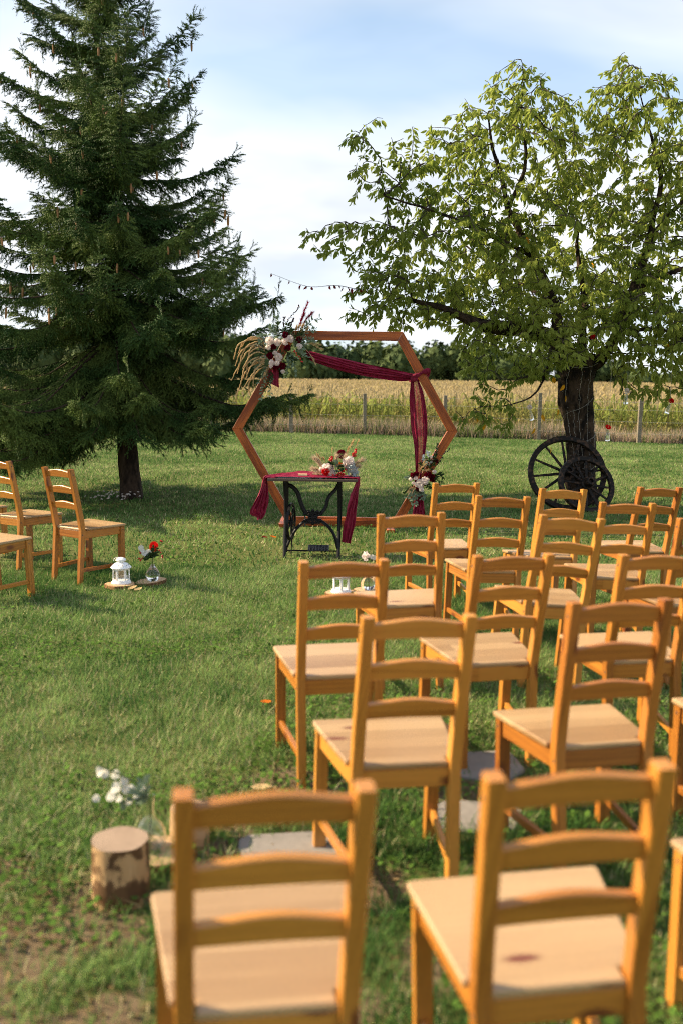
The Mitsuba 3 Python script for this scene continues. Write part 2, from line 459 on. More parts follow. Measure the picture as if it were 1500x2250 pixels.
def blades(x, y, z, h, w, lean, col, seg=1, tip=None):
    """Grass blades as thin bent triangles; returns mesh and a colour per vertex."""
    n = len(x); a = rng.uniform(0, 2 * np.pi, n)
    dx, dy = np.cos(a), np.sin(a)
    b = a + rng.uniform(0.9, 2.2, n); lx, ly = np.cos(b) * lean * h, np.sin(b) * lean * h
    P = np.stack([x, y, z], -1); W = np.stack([dx, dy, 0 * dx], -1) * (w / 2)[:, None]
    L = np.stack([lx, ly, h], -1)
    if seg == 1:
        v = np.stack([P - W, P + W, P + L], 1).reshape(-1, 3); k = 3
        f = np.arange(3 * n).reshape(-1, 3)
    else:
        mid = P + L * np.array([0.35, 0.35, 0.62])
        v = np.stack([P - W, P + W, mid - W * 0.8, mid + W * 0.8, P + L], 1).reshape(-1, 3); k = 5
        o = (np.arange(n) * 5)[:, None]
        f = np.concatenate([o + [0, 1, 3], o + [0, 3, 2], o + [2, 3, 4]])
    return (v, f), np.repeat(col, k, 0)


def wedge(n, y0, y1, side=0.7):
    """Points of even density in the stretch of lawn the lens can see, and a step to either side."""
    out = np.zeros((0, 2))
    while len(out) < n:
        y = rng.uniform(y0, y1, 2 * n); x = rng.uniform(-1, 1, 2 * n) * (0.36 * y1 + side)
        k = np.abs(x) < 0.36 * y + side
        out = np.vstack([out, np.stack([x[k], y[k]], -1)])
    return out[:n, 0], out[:n, 1]


def grass_zone(n, y0, y1, h, w, seg):
    x, y = wedge(n, y0, y1)
    k = y + 0.31 * x < 28.2
    patch = meshkit.fbm(np.stack([x * 1.7, y * 1.7, 0 * x], -1), 4, 7)
    dry = meshkit.fbm(np.stack([x * 0.9 + 7, y * 0.9, 0 * x], -1), 4, 15)
    bare = bare_at(x, y) + 0.9 * (meshkit.fbm(np.stack([x * 7, y * 7, 0 * x], -1), 3, 2) - 0.5)
    k &= rng.uniform(0, 1, n) > np.clip((bare - 0.30) * 2.0, 0, 0.84)
    for cx, cy in PAVERS: k &= ((x - cx) / 0.165) ** 4 + ((y - cy) / 0.125) ** 4 > rng.uniform(0.25, 1.0, n)
    x, y, patch, dry = x[k], y[k], patch[k], dry[k]
    m = len(x); r = rng.uniform(0, 1, m)
    tuft = meshkit.fbm(np.stack([x * 9, y * 9, 0 * x], -1), 3, 27)
    h = h * np.interp(y, [0.8, 2.3, 3.2], [0.62, 0.72, 1.0])
    hh = h * rng.uniform(0.45, 1.15, m) * (0.30 + 0.9 * patch + 0.55 * tuft)
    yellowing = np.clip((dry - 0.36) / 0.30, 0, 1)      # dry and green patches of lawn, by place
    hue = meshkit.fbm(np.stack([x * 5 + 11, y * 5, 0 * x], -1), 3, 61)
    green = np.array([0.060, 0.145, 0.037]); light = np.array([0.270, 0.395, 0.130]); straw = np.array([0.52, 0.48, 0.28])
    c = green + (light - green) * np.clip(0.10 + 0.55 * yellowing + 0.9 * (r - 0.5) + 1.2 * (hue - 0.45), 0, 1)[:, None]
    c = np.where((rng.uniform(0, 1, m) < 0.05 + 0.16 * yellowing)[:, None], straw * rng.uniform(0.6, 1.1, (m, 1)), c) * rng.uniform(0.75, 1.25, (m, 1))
    # each blade has one flat colour from root to tip, drawn at random around the local mix of green and dry grass
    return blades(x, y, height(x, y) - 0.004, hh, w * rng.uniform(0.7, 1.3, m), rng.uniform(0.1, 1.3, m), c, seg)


def clover(n, y0, y1):
    x, y = wedge(n, y0, y1)
    q = meshkit.fbm(np.stack([x * 1.4 + 3, y * 1.4, 0 * x], -1), 4, 33)
    k = (q > 0.53) & (y + 0.31 * x < 28)
    for cx, cy in PAVERS: k &= ((x - cx) / 0.18) ** 4 + ((y - cy) / 0.14) ** 4 > 1
    x, y = x[k], y[k]; m = len(x)
    s = rng.uniform(0.006, 0.012, m) * np.where(y > 6, 1.3, 1); th = np.arange(6) * np.pi / 3
    tx, ty = rng.normal(0, 0.35, m), rng.normal(0, 0.35, m)
    ox, oy = s[:, None] * np.cos(th), s[:, None] * np.sin(th)
    z = height(x, y) + rng.uniform(0.015, 0.045, m)
    v = np.stack([x[:, None] + ox, y[:, None] + oy, z[:, None] + ox * tx[:, None] + oy * ty[:, None]], -1).reshape(-1, 3)
    o = (np.arange(m) * 6)[:, None]
    f = np.concatenate([o + [0, 1, 2], o + [0, 2, 3], o + [0, 3, 4], o + [0, 4, 5]])
    c = np.array([0.080, 0.150, 0.030]) * rng.uniform(0.7, 1.9, (m, 1)) * np.array([1, 1, 1])
    return (v, f), np.repeat(c, 6, 0)


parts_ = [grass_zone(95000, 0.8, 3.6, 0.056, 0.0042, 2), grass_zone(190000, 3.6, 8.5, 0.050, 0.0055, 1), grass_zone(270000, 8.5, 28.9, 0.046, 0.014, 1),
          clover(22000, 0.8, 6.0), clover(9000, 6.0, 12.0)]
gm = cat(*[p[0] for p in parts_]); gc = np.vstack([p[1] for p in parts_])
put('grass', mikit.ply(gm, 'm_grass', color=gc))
tag('grass', 'short mown green lawn grass with clover and dry blades', 'grass', kind='stuff')

# weeds and dry grass in front of the field
n = 30000
wx = rng.uniform(-14, 16, n); wy = 28.25 - 0.31 * wx + np.abs(rng.normal(0, 0.75, n))
tall = 0.18 + 0.36 * meshkit.fbm(np.stack([wx * 0.8, wy * 0.8, 0 * wx], -1), 3, 5)
kind_ = rng.uniform(0, 1, n) + 0.9 * (meshkit.fbm(np.stack([wx * 0.5, wy * 0.5, 0 * wx], -1), 3, 18) - 0.5)
wc = np.where((kind_ < 0.52)[:, None], np.array([0.44, 0.34, 0.25]), np.array([0.14, 0.20, 0.06])) * rng.uniform(0.6, 1.3, (n, 1))
wm, wcol = blades(wx, wy, height(wx, wy), tall * rng.uniform(0.5, 1.3, n), np.full(n, 0.028), rng.uniform(0, 0.7, n), wc)
put('weeds', mikit.ply(wm, 'm_corn', color=wcol))
tag('weeds', 'strip of pale dry grass and green weeds along the fence', 'weeds', kind='stuff')


# ---------------------------------------------------------------- the corn field
def corn_plant(leaves, top, simple=False):
    """Unit-high plant: verts, faces, colour class and how high up."""
    V, F, C = [], [], []

    def quadstrip(pts, wid, side, cls):
        o = sum(len(q) for q in V); v = []
        for p, w in zip(pts, wid):
            v += [p - side * w, p + side * w]
        V.append(np.array(v)); C.extend([cls] * len(v))
        for k in range(len(pts) - 1):
            F.append([o + 2 * k, o + 2 * k + 1, o + 2 * k + 3]); F.append([o + 2 * k, o + 2 * k + 3, o + 2 * k + 2])
    up_ = np.array([0, 0, 1.0])
    for s in ((1, 0, 0), (0, 1, 0)):
        quadstrip([0 * up_, up_ * 0.88], [0.011, 0.006], np.array(s, float), 0)
    for k in range(leaves):
        h = 0.12 + 0.72 * (k + rng.uniform(0, 0.6)) / leaves; a = k * 2.9 + rng.normal(0, 0.35)
        d = np.array([math.cos(a), math.sin(a), 0]); side = np.array([-d[1], d[0], 0])
        L = rng.uniform(0.24, 0.36); lift = rng.uniform(0.06, 0.2); drop = rng.uniform(0.08, 0.3)
        pts = [up_ * h, up_ * (h + lift * 0.8) + d * L * 0.35, up_ * (h + lift) + d * L * 0.7, up_ * (h + lift - drop) + d * L]
        if simple: pts = [pts[0], pts[2], pts[3]]
        quadstrip(pts, ([0.020, 0.026, 0.004] if simple else [0.014, 0.024, 0.020, 0.003]), side, 1 + h)
    for k in range(top):
        a = rng.uniform(0, 6.28); d = np.array([math.cos(a), math.sin(a), 0]) * rng.uniform(0, 0.09)
        quadstrip([up_ * 0.86, up_ * rng.uniform(0.96, 1.02) + d], [0.006, 0.010], np.array([math.sin(a), -math.cos(a), 0]), 9)
    return np.vstack(V), np.array(F), np.array(C, float)


def corn_block(tmpl, x, y, hgt, spread, green):
    M, C = [], []
    which = rng.integers(0, len(tmpl), len(x)); o = 0; Fs, Vs = [], []
    for t, (v, f, c) in enumerate(tmpl):
        k = np.where(which == t)[0]; m = len(k)
        if not m: continue
        a = rng.uniform(0, 6.28, m); ca, sa = np.cos(a), np.sin(a)
        px = v[None, :, 0] * ca[:, None] - v[None, :, 1] * sa[:, None]; py = v[None, :, 0] * sa[:, None] + v[None, :, 1] * ca[:, None]
        hh = hgt[k][:, None]; sp = spread[k][:, None]
        tilt = rng.normal(0, 0.05, (m, 2))
        zz = v[None, :, 2] * hh
        V = np.stack([x[k][:, None] + px * sp + zz * tilt[:, :1], y[k][:, None] + py * sp + zz * tilt[:, 1:], height(x[k], y[k])[:, None] + zz], -1)
        dry = np.array([0.42, 0.31, 0.155]); grn = np.array([0.150, 0.225, 0.045]); yel = np.array([0.38, 0.37, 0.11]); tas = np.array([0.45, 0.36, 0.20])
        cl = c[None, :, None]; g = green[k][:, None, None]
        hz = np.clip(cl - 1, 0, 1)
        w = np.clip((hz - 0.20) * 2.8, 0, 1) * g
        leaf = dry * (1 - w) + (grn * 0.62 + yel * 0.38) * w
        col = np.where(cl == 9, tas, np.where(cl == 0, dry * 0.7 + grn * 0.3, leaf)) * rng.uniform(0.75, 1.25, (m, 1, 1))
        Vs.append(V.reshape(-1, 3)); C.append(np.broadcast_to(col, V.shape).reshape(-1, 3))
        Fs.append((f[None] + (o + np.arange(m) * len(v))[:, None, None]).reshape(-1, 3)); o += m * len(v)
    return (np.vstack(Vs), np.vstack(Fs)), np.vstack(C)


rows = []
for r in range(17):
    xs = np.arange(-13, 17 + r * 0.5, 0.19) + rng.uniform(-0.06, 0.06, len(np.arange(-13, 17 + r * 0.5, 0.19)))
    rows.append(np.stack([xs, 30.9 - 0.31 * xs + r * 0.72 + rng.normal(0, 0.06, len(xs))], -1))
nr_ = np.vstack(rows); nr_ = nr_[np.abs(nr_[:, 0] - 0.5) < 0.37 * nr_[:, 1] + 2]
full = [corn_plant(8, 3) for _ in range(7)]; lite = [corn_plant(4, 2, True) for _ in range(7)]
gr = np.clip(1.15 - 1.0 * (meshkit.fbm(np.stack([nr_[:, 0] * 0.25, nr_[:, 1] * 0.25, 0 * nr_[:, 0]], -1), 3, 9) - 0.2), 0.15, 1)
b1, c1 = corn_block(full, nr_[:, 0], nr_[:, 1], rng.uniform(1.62, 1.86, len(nr_)), rng.uniform(1.2, 1.6, len(nr_)), gr)
n = 15000
fy = 41 * (205 / 41) ** rng.uniform(0, 1, n); fx = rng.uniform(-1, 1, n) * (0.38 * fy + 3)
b2, c2 = corn_block(lite, fx, fy, rng.uniform(1.62, 1.84, n), 1.4 + fy * 0.016, rng.uniform(0.1, 0.55, n))
put('corn_field', mikit.ply(cat(b1, b2), 'm_corn', color=np.vstack([c1, c2])))
tag('corn_field', 'ripe corn crop turning from green to straw yellow behind the fence', 'corn', kind='stuff')

# ---------------------------------------------------------------- far wood
V, F, o = [], [], 0
trees_ = []
for k in range(230):
    x = rng.uniform(-110, 72); y = rng.uniform(205, 240)
    top = np.interp(x, [-110, -40, 0, 30, 48, 62, 72], [12.5, 11.0, 9.8, 9.2, 7.0, 5.0, 2.6]) * rng.uniform(0.86, 1.06)
    trees_.append((x, y, top))
for x, y, top in trees_:
    for _ in range(2):
        rx_ = rng.uniform(1.8, 3.4); cz = rng.uniform(0.3, 0.66) * top; rz = min(top - cz, cz + 0.5)
        cx, cy = x + rng.normal(0, 1.5), y + rng.normal(0, 1.5)
        m = 150
        u = rng.normal(0, 1, (m, 3)); u /= np.linalg.norm(u, axis=1, keepdims=True)
        c = np.array([cx, cy, cz - 0.8]) + u * np.array([rx_, rx_, rz]) * rng.uniform(0.78, 1.18, (m, 1))
        s = rng.uniform(0.3, 0.7, (m, 1))
        a, b = np.cross(u + rng.normal(0, .5, (m, 3)), rng.normal(0, 1, (m, 3))), rng.normal(0, 1, (m, 3))
        a /= np.linalg.norm(a, axis=1, keepdims=True); b = np.cross(a, u + rng.normal(0, .3, (m, 3))); b /= np.linalg.norm(b, axis=1, keepdims=True)
        V.append(np.stack([c - a * s, c + b * s, c + a * s, c - b * s * 0.8], 1).reshape(-1, 3))
        q = (np.arange(m) * 4)[:, None] + o
        F += [q + [0, 1, 2], q + [0, 2, 3]]; o += 4 * m
        vi, fi = ico(1.0, 1)
        V.append(vi * np.array([rx_, rx_, rz]) * 0.80 + [cx, cy, cz - 0.8]); F.append(fi + o); o += len(vi)
put('far_wood', dict_of((np.vstack(V), np.vstack(F)), 'm_forest'))
tag('far_wood', 'dark green line of broadleaf wood on the far side of the corn field', 'wood', kind='stuff')


# ---------------------------------------------------------------- spruce
def segments_to_needles(A, B, n=15, ln=0.0165, wd=0.0095):
    """Needles round every shoot A -> B: one thin triangle each."""
    m = len(A); D = B - A; L = np.linalg.norm(D, axis=1, keepdims=True); D = D / L
    X = np.cross(D, rng.normal(0, 1, (m, 3))); X /= np.linalg.norm(X, axis=1, keepdims=True); Y = np.cross(D, X)
    t = np.linspace(0.02, 0.97, n)[None, :, None]; ph = (np.arange(n) * 2.4)[None, :, None] + rng.uniform(0, 0.6, (m, n, 1))
    R = X[:, None] * np.cos(ph) + Y[:, None] * np.sin(ph); Q = -X[:, None] * np.sin(ph) + Y[:, None] * np.cos(ph)
    base = A[:, None] + (D * L)[:, None] * t
    tip = base + R * ln + D[:, None] * ln * 0.85
    w = Q * wd / 2
    v = np.stack([base - w, base + w, tip], 2).reshape(-1, 3)
    return v, np.arange(len(v)).reshape(-1, 3)


sp = thing('spruce_tree', 'tall dark spruce with hanging cones, left of the hexagonal arch', 'tree')
sp_axis = curve([(-2.79, 13.15, -0.12), (-2.84, 13.17, 0.6), (-2.95, 13.2, 2.2), (-3.16, 13.25, 5.9), (-3.22, 13.3, 7.1)], 40)
sp_r = np.interp(sp_axis[:, 2], [-0.1, 0.1, 0.6, 3, 7.1], [0.17, 0.145, 0.132, 0.09, 0.008])
tv, tf = tube(sp_axis, sp_r, 18)
nz = meshkit.fbm(tv * np.array([14, 14, 5]), 3, 4) - 0.5
cz = np.stack([np.interp(tv[:, 2], sp_axis[:, 2], sp_axis[:, k]) for k in (0, 1)], -1)
dxy = tv[:, :2] - cz; tv[:, :2] += dxy / (np.linalg.norm(dxy, axis=1, keepdims=True) + 1e-9) * (nz * 0.03)[:, None]
obj('trunk', (tv, tf), 'm_spruce_bark', sp, smooth=40)
UP = np.array([0, 0, 1.0])


def spray(L, hang):
    """One side twig with its shoots along +x, z up: what the foliage is made of."""
    A, B = [], []
    m = max(3, int(L / 0.062)); t = np.linspace(0, 1, m + 1)
    W = np.stack([L * t, 0.02 * np.sin(3 * t + rng.uniform(0, 6)), -L * (0.10 if hang else 0.30) * t * t], -1)
    for j in range(m):
        A.append(W[j]); B.append(W[j + 1] + (W[j + 1] - W[j]) * 0.2)
        for sg in (-1, 1):
            if rng.uniform() < 0.74:
                l = (0.05 + 0.10 * (1 - j / m)) * rng.uniform(0.7, 1.2); d = np.array([0.78, sg * 0.62, -rng.uniform(-0.05, 0.55)])
                if hang: d = np.array([0.85, rng.normal(0, 0.5), rng.normal(0, 0.5)])
                d /= np.linalg.norm(d); A.append(W[j]); B.append(W[j] + d * l)
                if l > 0.10:
                    e = d + np.array([0.2, -sg * 0.7, -0.2]); A.append(W[j] + d * l * 0.45); B.append(W[j] + d * l * 0.45 + e / np.linalg.norm(e) * 0.055)
    return segments_to_needles(np.array(A), np.array(B))


SPRAYS = [(L, h) for h in (0, 1) for L in (0.14, 0.14, 0.26, 0.26, 0.40, 0.40)]
for i, (L, h) in enumerate(SPRAYS):
    scene[f'spray_{i}'] = {'type': 'shapegroup', 'foliage': dict_of(spray(L, h), 'm_needle')}
n_spray, wood_paths, cone_at = 0, [], []


def z_low(x):
    return np.interp(x, [-4.8, -3.7, -3.15, -2.4, -1.6, -1.0], [0.24, 0.34, 0.80, 0.74, 0.66, 0.80]) + rng.normal(0, 0.05)


def place_spray(p, d, L, hang):
    global n_spray
    if (p + d * L)[2] < z_low(p[0]): return
    k = [i for i, (l, h) in enumerate(SPRAYS) if h == hang]; i = min(k, key=lambda q: abs(SPRAYS[q][0] - L) + rng.uniform(0, 0.03))
    z = UP - d * d[2] if not hang else np.array([rng.normal(), rng.normal(), 0.0]); z = z - d * (z @ d); z /= np.linalg.norm(z)
    m = np.eye(4); sc = L / SPRAYS[i][0]; m[:3, 0], m[:3, 1], m[:3, 2], m[:3, 3] = d * sc, np.cross(z, d) * sc, z * sc, p
    n_spray += 1
    scene[f'{sp}__foliage__{n_spray:03d}'] = {'type': 'instance', 'group': {'type': 'ref', 'id': f'spray_{i}'}, 'to_world': T(m.tolist())}


def spruce_branch(z0, az, L, e0, droop, lift):
    c = np.array([np.interp(z0, sp_axis[:, 2], sp_axis[:, k]) for k in (0, 1)] + [z0])
    d = np.array([math.cos(az), math.sin(az), 0])
    t = np.linspace(0, 1, 9); bend = np.array([-d[1], d[0], 0]) * rng.normal(0, 0.10)
    P = c + d * (L * t)[:, None] + bend * (L * t * t)[:, None] + UP * (L * (math.tan(e0) * t - droop * np.sin(np.pi * np.minimum(t, 0.8) / 1.6) ** 2 + lift * t ** 3))[:, None]
    Q = curve(P, int(L / 0.055) + 4); tang = np.gradient(Q, axis=0); tang /= np.linalg.norm(tang, axis=1, keepdims=True)
    n = len(Q)
    keep = [k for k in range(n) if Q[k, 2] > z_low(Q[k, 0])]
    if len(keep) < 4: return
    under = [k for k in range(n) if Q[k, 2] < z_low(Q[k, 0]) + 0.06]
    last = min(under) if under else n - 1
    if last < n * 0.35: return
    wood_paths.append((Q[:last + 1], np.linspace(0.004 + 0.007 * L, 0.002, last + 1)))
    for k in range(int(n * 0.06), last + 1):
        s = k / (n - 1)
        if k % 2 == 0: place_spray(Q[k], tang[k], 0.14, 0)
        side = np.cross(tang[k], UP); side /= np.linalg.norm(side)
        for sg in (-1, 1):
            if rng.uniform() < 0.92:
                l = (0.13 + 0.40 * (1 - s) ** 0.8 * min(1, L / 1.5)) * rng.uniform(0.6, 1.15)
                v = side * sg * 0.80 + tang[k] * 0.60 - UP * (0.05 + 0.8 * droop) + rng.normal(0, 0.16, 3)
                place_spray(Q[k], v / np.linalg.norm(v), l, 0)
                if s > 0.35 and z0 > 2.6 and rng.uniform() < 0.035: cone_at.append(Q[k] + v / np.linalg.norm(v) * l * 0.9 - UP * l * 0.3)
        for _ in range(2):
            if rng.uniform() < 0.20 + 0.9 * droop:      # hanging side shoots
                v = np.array([rng.normal(0, 0.3), rng.normal(0, 0.3), -1.0])
                place_spray(Q[k] + side * rng.normal(0, 0.06), v / np.linalg.norm(v), rng.uniform(0.12, 0.24) + 0.34 * droop * rng.uniform(0.3, 1.0), 1)
    if z0 > 3.0 and rng.uniform() < 0.5: cone_at.append(Q[-3])
    if z0 > 1.6 and rng.uniform() < 0.45:      # a leader standing up from the branch tip
        v = tang[last] * 0.3 + UP; place_spray(Q[last], v / np.linalg.norm(v), rng.uniform(0.14, 0.26), 1)


z = 1.08
while z < 6.8:
    k = int(rng.integers(8, 11)) - int(z > 3.6) - int(z > 4.4) - int(z > 5.2); a0 = rng.uniform(0, 6.28)
    for q in range(k):
        R = 2.95 * max(0.03, 1 - (z - 0.1) / 7.0) ** 0.72 * rng.uniform(0.62, 1.14)
        f = (z - 0.9) / 6.3
        spruce_branch(z + rng.uniform(-0.08, 0.08), a0 + q * 6.283 / k + rng.normal(0, 0.18), R, math.radians(-4 + 30 * f + rng.normal(0, 10)), max(0.04, 0.34 - 0.36 * f) * rng.uniform(0.6, 1.25), 0.08 + 0.20 * rng.uniform(0, 1))
    z += rng.uniform(0.20, 0.28) + 0.12 * f
for _ in range(26):                              # the long low boughs that hang down on the left and front
    spruce_branch(rng.uniform(0.95, 2.0), math.radians(rng.uniform(120, 262)), rng.uniform(1.5, 2.7), math.radians(rng.uniform(-6, 6)), rng.uniform(0.32, 0.52), rng.uniform(0.05, 0.14))
for az, z0, L in ((-14, 1.7, 2.25), (-40, 1.5, 1.7), (12, 1.6, 2.0), (-62, 1.6, 1.6), (-25, 2.5, 2.3), (-8, 2.9, 2.2)):
    spruce_branch(z0, math.radians(az), L, math.radians(3), 0.30, 0.10)
labels[f'{sp}__foliage'] = {'kind': 'stuff'}
put(f'{sp}__branches', dict_of(cat(*[tube(p, r, 5, cap=False) for p, r in wood_paths]), 'm_spruce_bark', 40)); labels[f'{sp}__branches'] = {'kind': 'stuff'}
cone_d = [dict_of(lathe([(0, -l), (0.008, -l * 0.98), (0.013, -l * 0.7), (0.0145, -l * 0.35), (0.009, -0.004), (0, 0)], 8), 'm_cone', True) for l in (0.10, 0.12, 0.135)]
cone_at = sorted(cone_at, key=lambda p: p[1])[:80]
for p in cone_at:
    put(uid(f'{sp}__cone'), cone_d[int(rng.integers(0, 3))], mov(*(p - [0, 0, 0.01])) @ rot([1, rng.normal(), 0], rng.uniform(-9, 9)))

# ---------------------------------------------------------------- cherry tree
ch = thing('cherry_tree', 'gnarled old cherry tree with a broad green crown and glass bottles hanging in it', 'tree')
K = 13.1 / 12.4


def cw(pts):   # x, z measured on the plane 12.4 m away, moved out to where the tree stands; third: depth offset, fourth: radius
    return np.array([[x * K, 13.12 + dy, 1.613 + (z - 1.613) * K, r] for x, z, dy, r in pts])


LIMBS = [
    cw([(3.03, -0.12, 0, .27), (3.03, .05, 0, .225), (3.0, .35, 0, .195), (2.97, .75, 0, .19), (2.93, 1.1, 0, .205), (2.88, 1.45, 0, .245), (2.90, 1.75, 0, .25), (2.93, 1.93, 0, .20)]),
    cw([(2.86, 1.72, 0, .17), (2.66, 1.98, -.05, .15), (2.42, 2.10, -.15, .13), (2.1, 2.19, -.3, .115), (1.70, 2.22, -.4, .10), (1.42, 2.30, -.42, .065), (1.15, 2.45, -.4, .045), (0.8, 2.53, -.35, .03)]),
    cw([(2.9, 1.8, .05, .15), (2.68, 2.15, .1, .13), (2.6, 2.5, .15, .105), (2.29, 3.09, .1, .075), (2.0, 3.67, .1, .06), (1.80, 4.30, .1, .035), (1.7, 4.75, .1, .016)]),
    cw([(3.0, 1.72, -.05, .15), (3.17, 1.86, -.1, .12), (3.31, 2.14, -.15, .10), (3.47, 2.67, -.2, .085), (3.66, 3.3, -.2, .065), (3.73, 3.95, -.2, .045), (3.5, 4.7, -.2, .018), (3.38, 5.2, -.2, .005)]),
    cw([(2.95, 1.85, .2, .11), (3.02, 2.2, .4, .085), (3.05, 2.7, .6, .07), (3.0, 3.3, .8, .04), (2.95, 3.9, .9, .012)]),
    cw([(2.0, 3.67, .1, .045), (2.17, 4.25, .0, .035), (2.1, 4.8, 0, .016), (2.09, 5.2, 0, .005)]),
    cw([(2.29, 3.09, .1, .05), (1.7, 3.3, -.2, .04), (1.1, 3.5, -.4, .028), (0.45, 3.7, -.5, .015)]),
    cw([(3.47, 2.67, -.2, .055), (3.95, 2.9, -.5, .045), (4.5, 3.1, -.7, .03), (5.2, 3.3, -.8, .018)]),
    cw([(3.66, 3.3, -.2, .05), (4.2, 3.9, -.1, .035), (4.7, 4.6, 0, .018)]),
    cw([(2.55, 2.05, -.1, .045), (2.45, 1.75, -.5, .030), (2.25, 1.45, -.8, .020), (1.95, 1.30, -.95, .012), (1.6, 1.28, -1.0, .007), (1.45, 1.22, -1.0, .004)]),
    cw([(3.31, 2.14, -.15, .045), (3.75, 2.2, -.4, .035), (4.2, 2.0, -.6, .02), (4.6, 1.7, -.7, .01)]),
    cw([(3.1, 2.1, .3, .05), (3.8, 2.6, 1.0, .04), (4.4, 3.2, 1.4, .02)]),
    cw([(2.6, 2.5, .15, .05), (2.2, 2.9, 1.0, .035), (1.6, 3.4, 1.5, .02)]),
]
N_pos, N_par, N_fix = [], [], []
for li, lb in enumerate(LIMBS):
    c = curve(lb[:, :3], 4 * len(lb)); last = -1
    if li:
        last = int(np.argmin(np.linalg.norm(np.array(N_pos) - c[0], axis=1)))
    for p in c:
        N_pos.append(p); N_par.append(last); last = len(N_pos) - 1
E_ = [  # centre x, z on the 12.4 m plane, depth offset, half sizes, share
    (1.35, 2.95, -.2, 1.30, .95, .75, 88), (2.0, 4.1, 0, 1.15, 1.0, 1.05, 86), (3.5, 4.2, 0, 1.0, .95, 1.1, 74), (2.9, 3.0, 0, 1.55, 1.2, .95, 110),
    (1.45, 3.8, -.1, .95, .7, .7, 34), (2.75, 4.4, .1, .7, .6, .8, 20), (4.35, 3.2, 0, 1.3, 1.5, 1.5, 110), (0.75, 2.55, -.3, .85, .5, .40, 28), (1.95, 1.95, -.6, .72, .35, .50, 40), (2.35, 1.95, -1.0, .60, .30, .30, 22), (3.6, 2.2, -.8, .60, .45, .40, 24), (4.6, 2.2, -.2, .7, .6, .7, 30), (1.65, 1.22, -1.0, .45, .16, .24, 14),
    (3.85, 1.85, -.4, .75, .4, .55, 44), (2.75, 2.35, -.8, .8, .4, .55, 42), (0.0, 3.25, -.3, .62, .25, .22, 12), (0.55, 4.1, -.2, .7, .35, .55, 20), (3.35, 5.0, 0, .35, .3, .5, 18),
    (2.05, 4.95, 0, .42, .3, .45, 18), (4.7, 4.5, 0, .9, .9, .7, 36), (5.3, 2.6, 0, .8, 1.0, 1.0, 40), (2.5, 2.7, 1.2, 1.6, .7, .9, 60)]
ends = []
for x, z_, dy, sx, sy, sz, m in E_:
    m = int(m * 4.3)
    u = rng.normal(0, 1, (m, 3)); u /= np.linalg.norm(u, axis=1, keepdims=True); u *= rng.uniform(0.25, 1, (m, 1)) ** 0.45
    ends.append(np.array([x * K, 13.12 + dy, 1.613 + (z_ - 1.613) * K]) + u * np.array([sx, sy, sz]) * K)
ends = np.vstack(ends); ends = ends[ends[:, 2] > 0.75]
base0 = np.array(N_pos)
ends = ends[np.argsort([np.linalg.norm(base0 - e, axis=1).min() for e in ends])]
paths = []
buf = np.zeros((60000, 3)); buf[:len(N_pos)] = N_pos; cnt = len(N_pos)
for e in ends:
    d = np.linalg.norm(buf[12:cnt] - e, axis=1) + 0.35 * np.maximum(0, buf[12:cnt, 2] - e[2] - 0.3)
    k = int(np.argmin(d)) + 12; a = buf[k]; L = np.linalg.norm(e - a)
    if L < 0.08: continue
    m = max(3, int(L / 0.12) + 2)
    mid = (a + e) / 2 + UP * L * rng.uniform(0.02, 0.16) + rng.normal(0, 0.06 * L, 3)
    c = curve([a, mid, e - UP * L * 0.02], m)
    last = k
    for p in c[1:]:
        buf[cnt] = p; N_par.append(last); last = cnt; cnt += 1
    paths.append((k, last, c))
pos = buf[:cnt]; par = np.array(N_par)
flow = np.zeros(cnt)
for _, l, _ in paths: flow[l] = 1
for k in range(cnt - 1, 0, -1):
    if par[k] >= 0: flow[par[k]] += flow[k]
for i, lb in enumerate(LIMBS):
    c = curve(lb[:, :3], 7 * len(lb)); c = c + (0 if i == 0 else 1) * 0.10 * (np.stack([meshkit.fbm(c * 1.9 + 31 * j, 3, 40 + j) for j in range(3)], -1) - 0.5) * np.minimum(1, np.linspace(0, 4, len(c)))[:, None]; r = np.interp(np.linspace(0, 1, len(c)), np.linspace(0, 1, len(lb)), lb[:, 3] * (0.62 if i > 1 else 0.85 if i == 1 else 0.96))
    v, f = tube(c, r, 20 if i == 0 else 10)
    g = (meshkit.fbm(v * np.array([9, 9, 4.0]), 4, 2 + i) - 0.5) * 2
    near_ = np.array([np.argmin(np.linalg.norm(c - q, axis=1)) for q in v]); dv = v - c[near_]
    v = v + dv * (g * (0.28 if i == 0 else 0.22))[:, None]
    obj('trunk' if i == 0 else 'limb', (v, f), 'm_cherry_bark', ch, smooth=50)
put(f'{ch}__twigs', dict_of(cat(*[tube(c, np.maximum(0.0028, 0.0036 * (1 + (flow[k] if False else flow[l])) ** 0.3) * np.linspace(1.3, 0.7, len(c)), 4, cap=False) for k, l, c in paths]), 'm_twig', 40))
labels[f'{ch}__twigs'] = {'kind': 'stuff'}


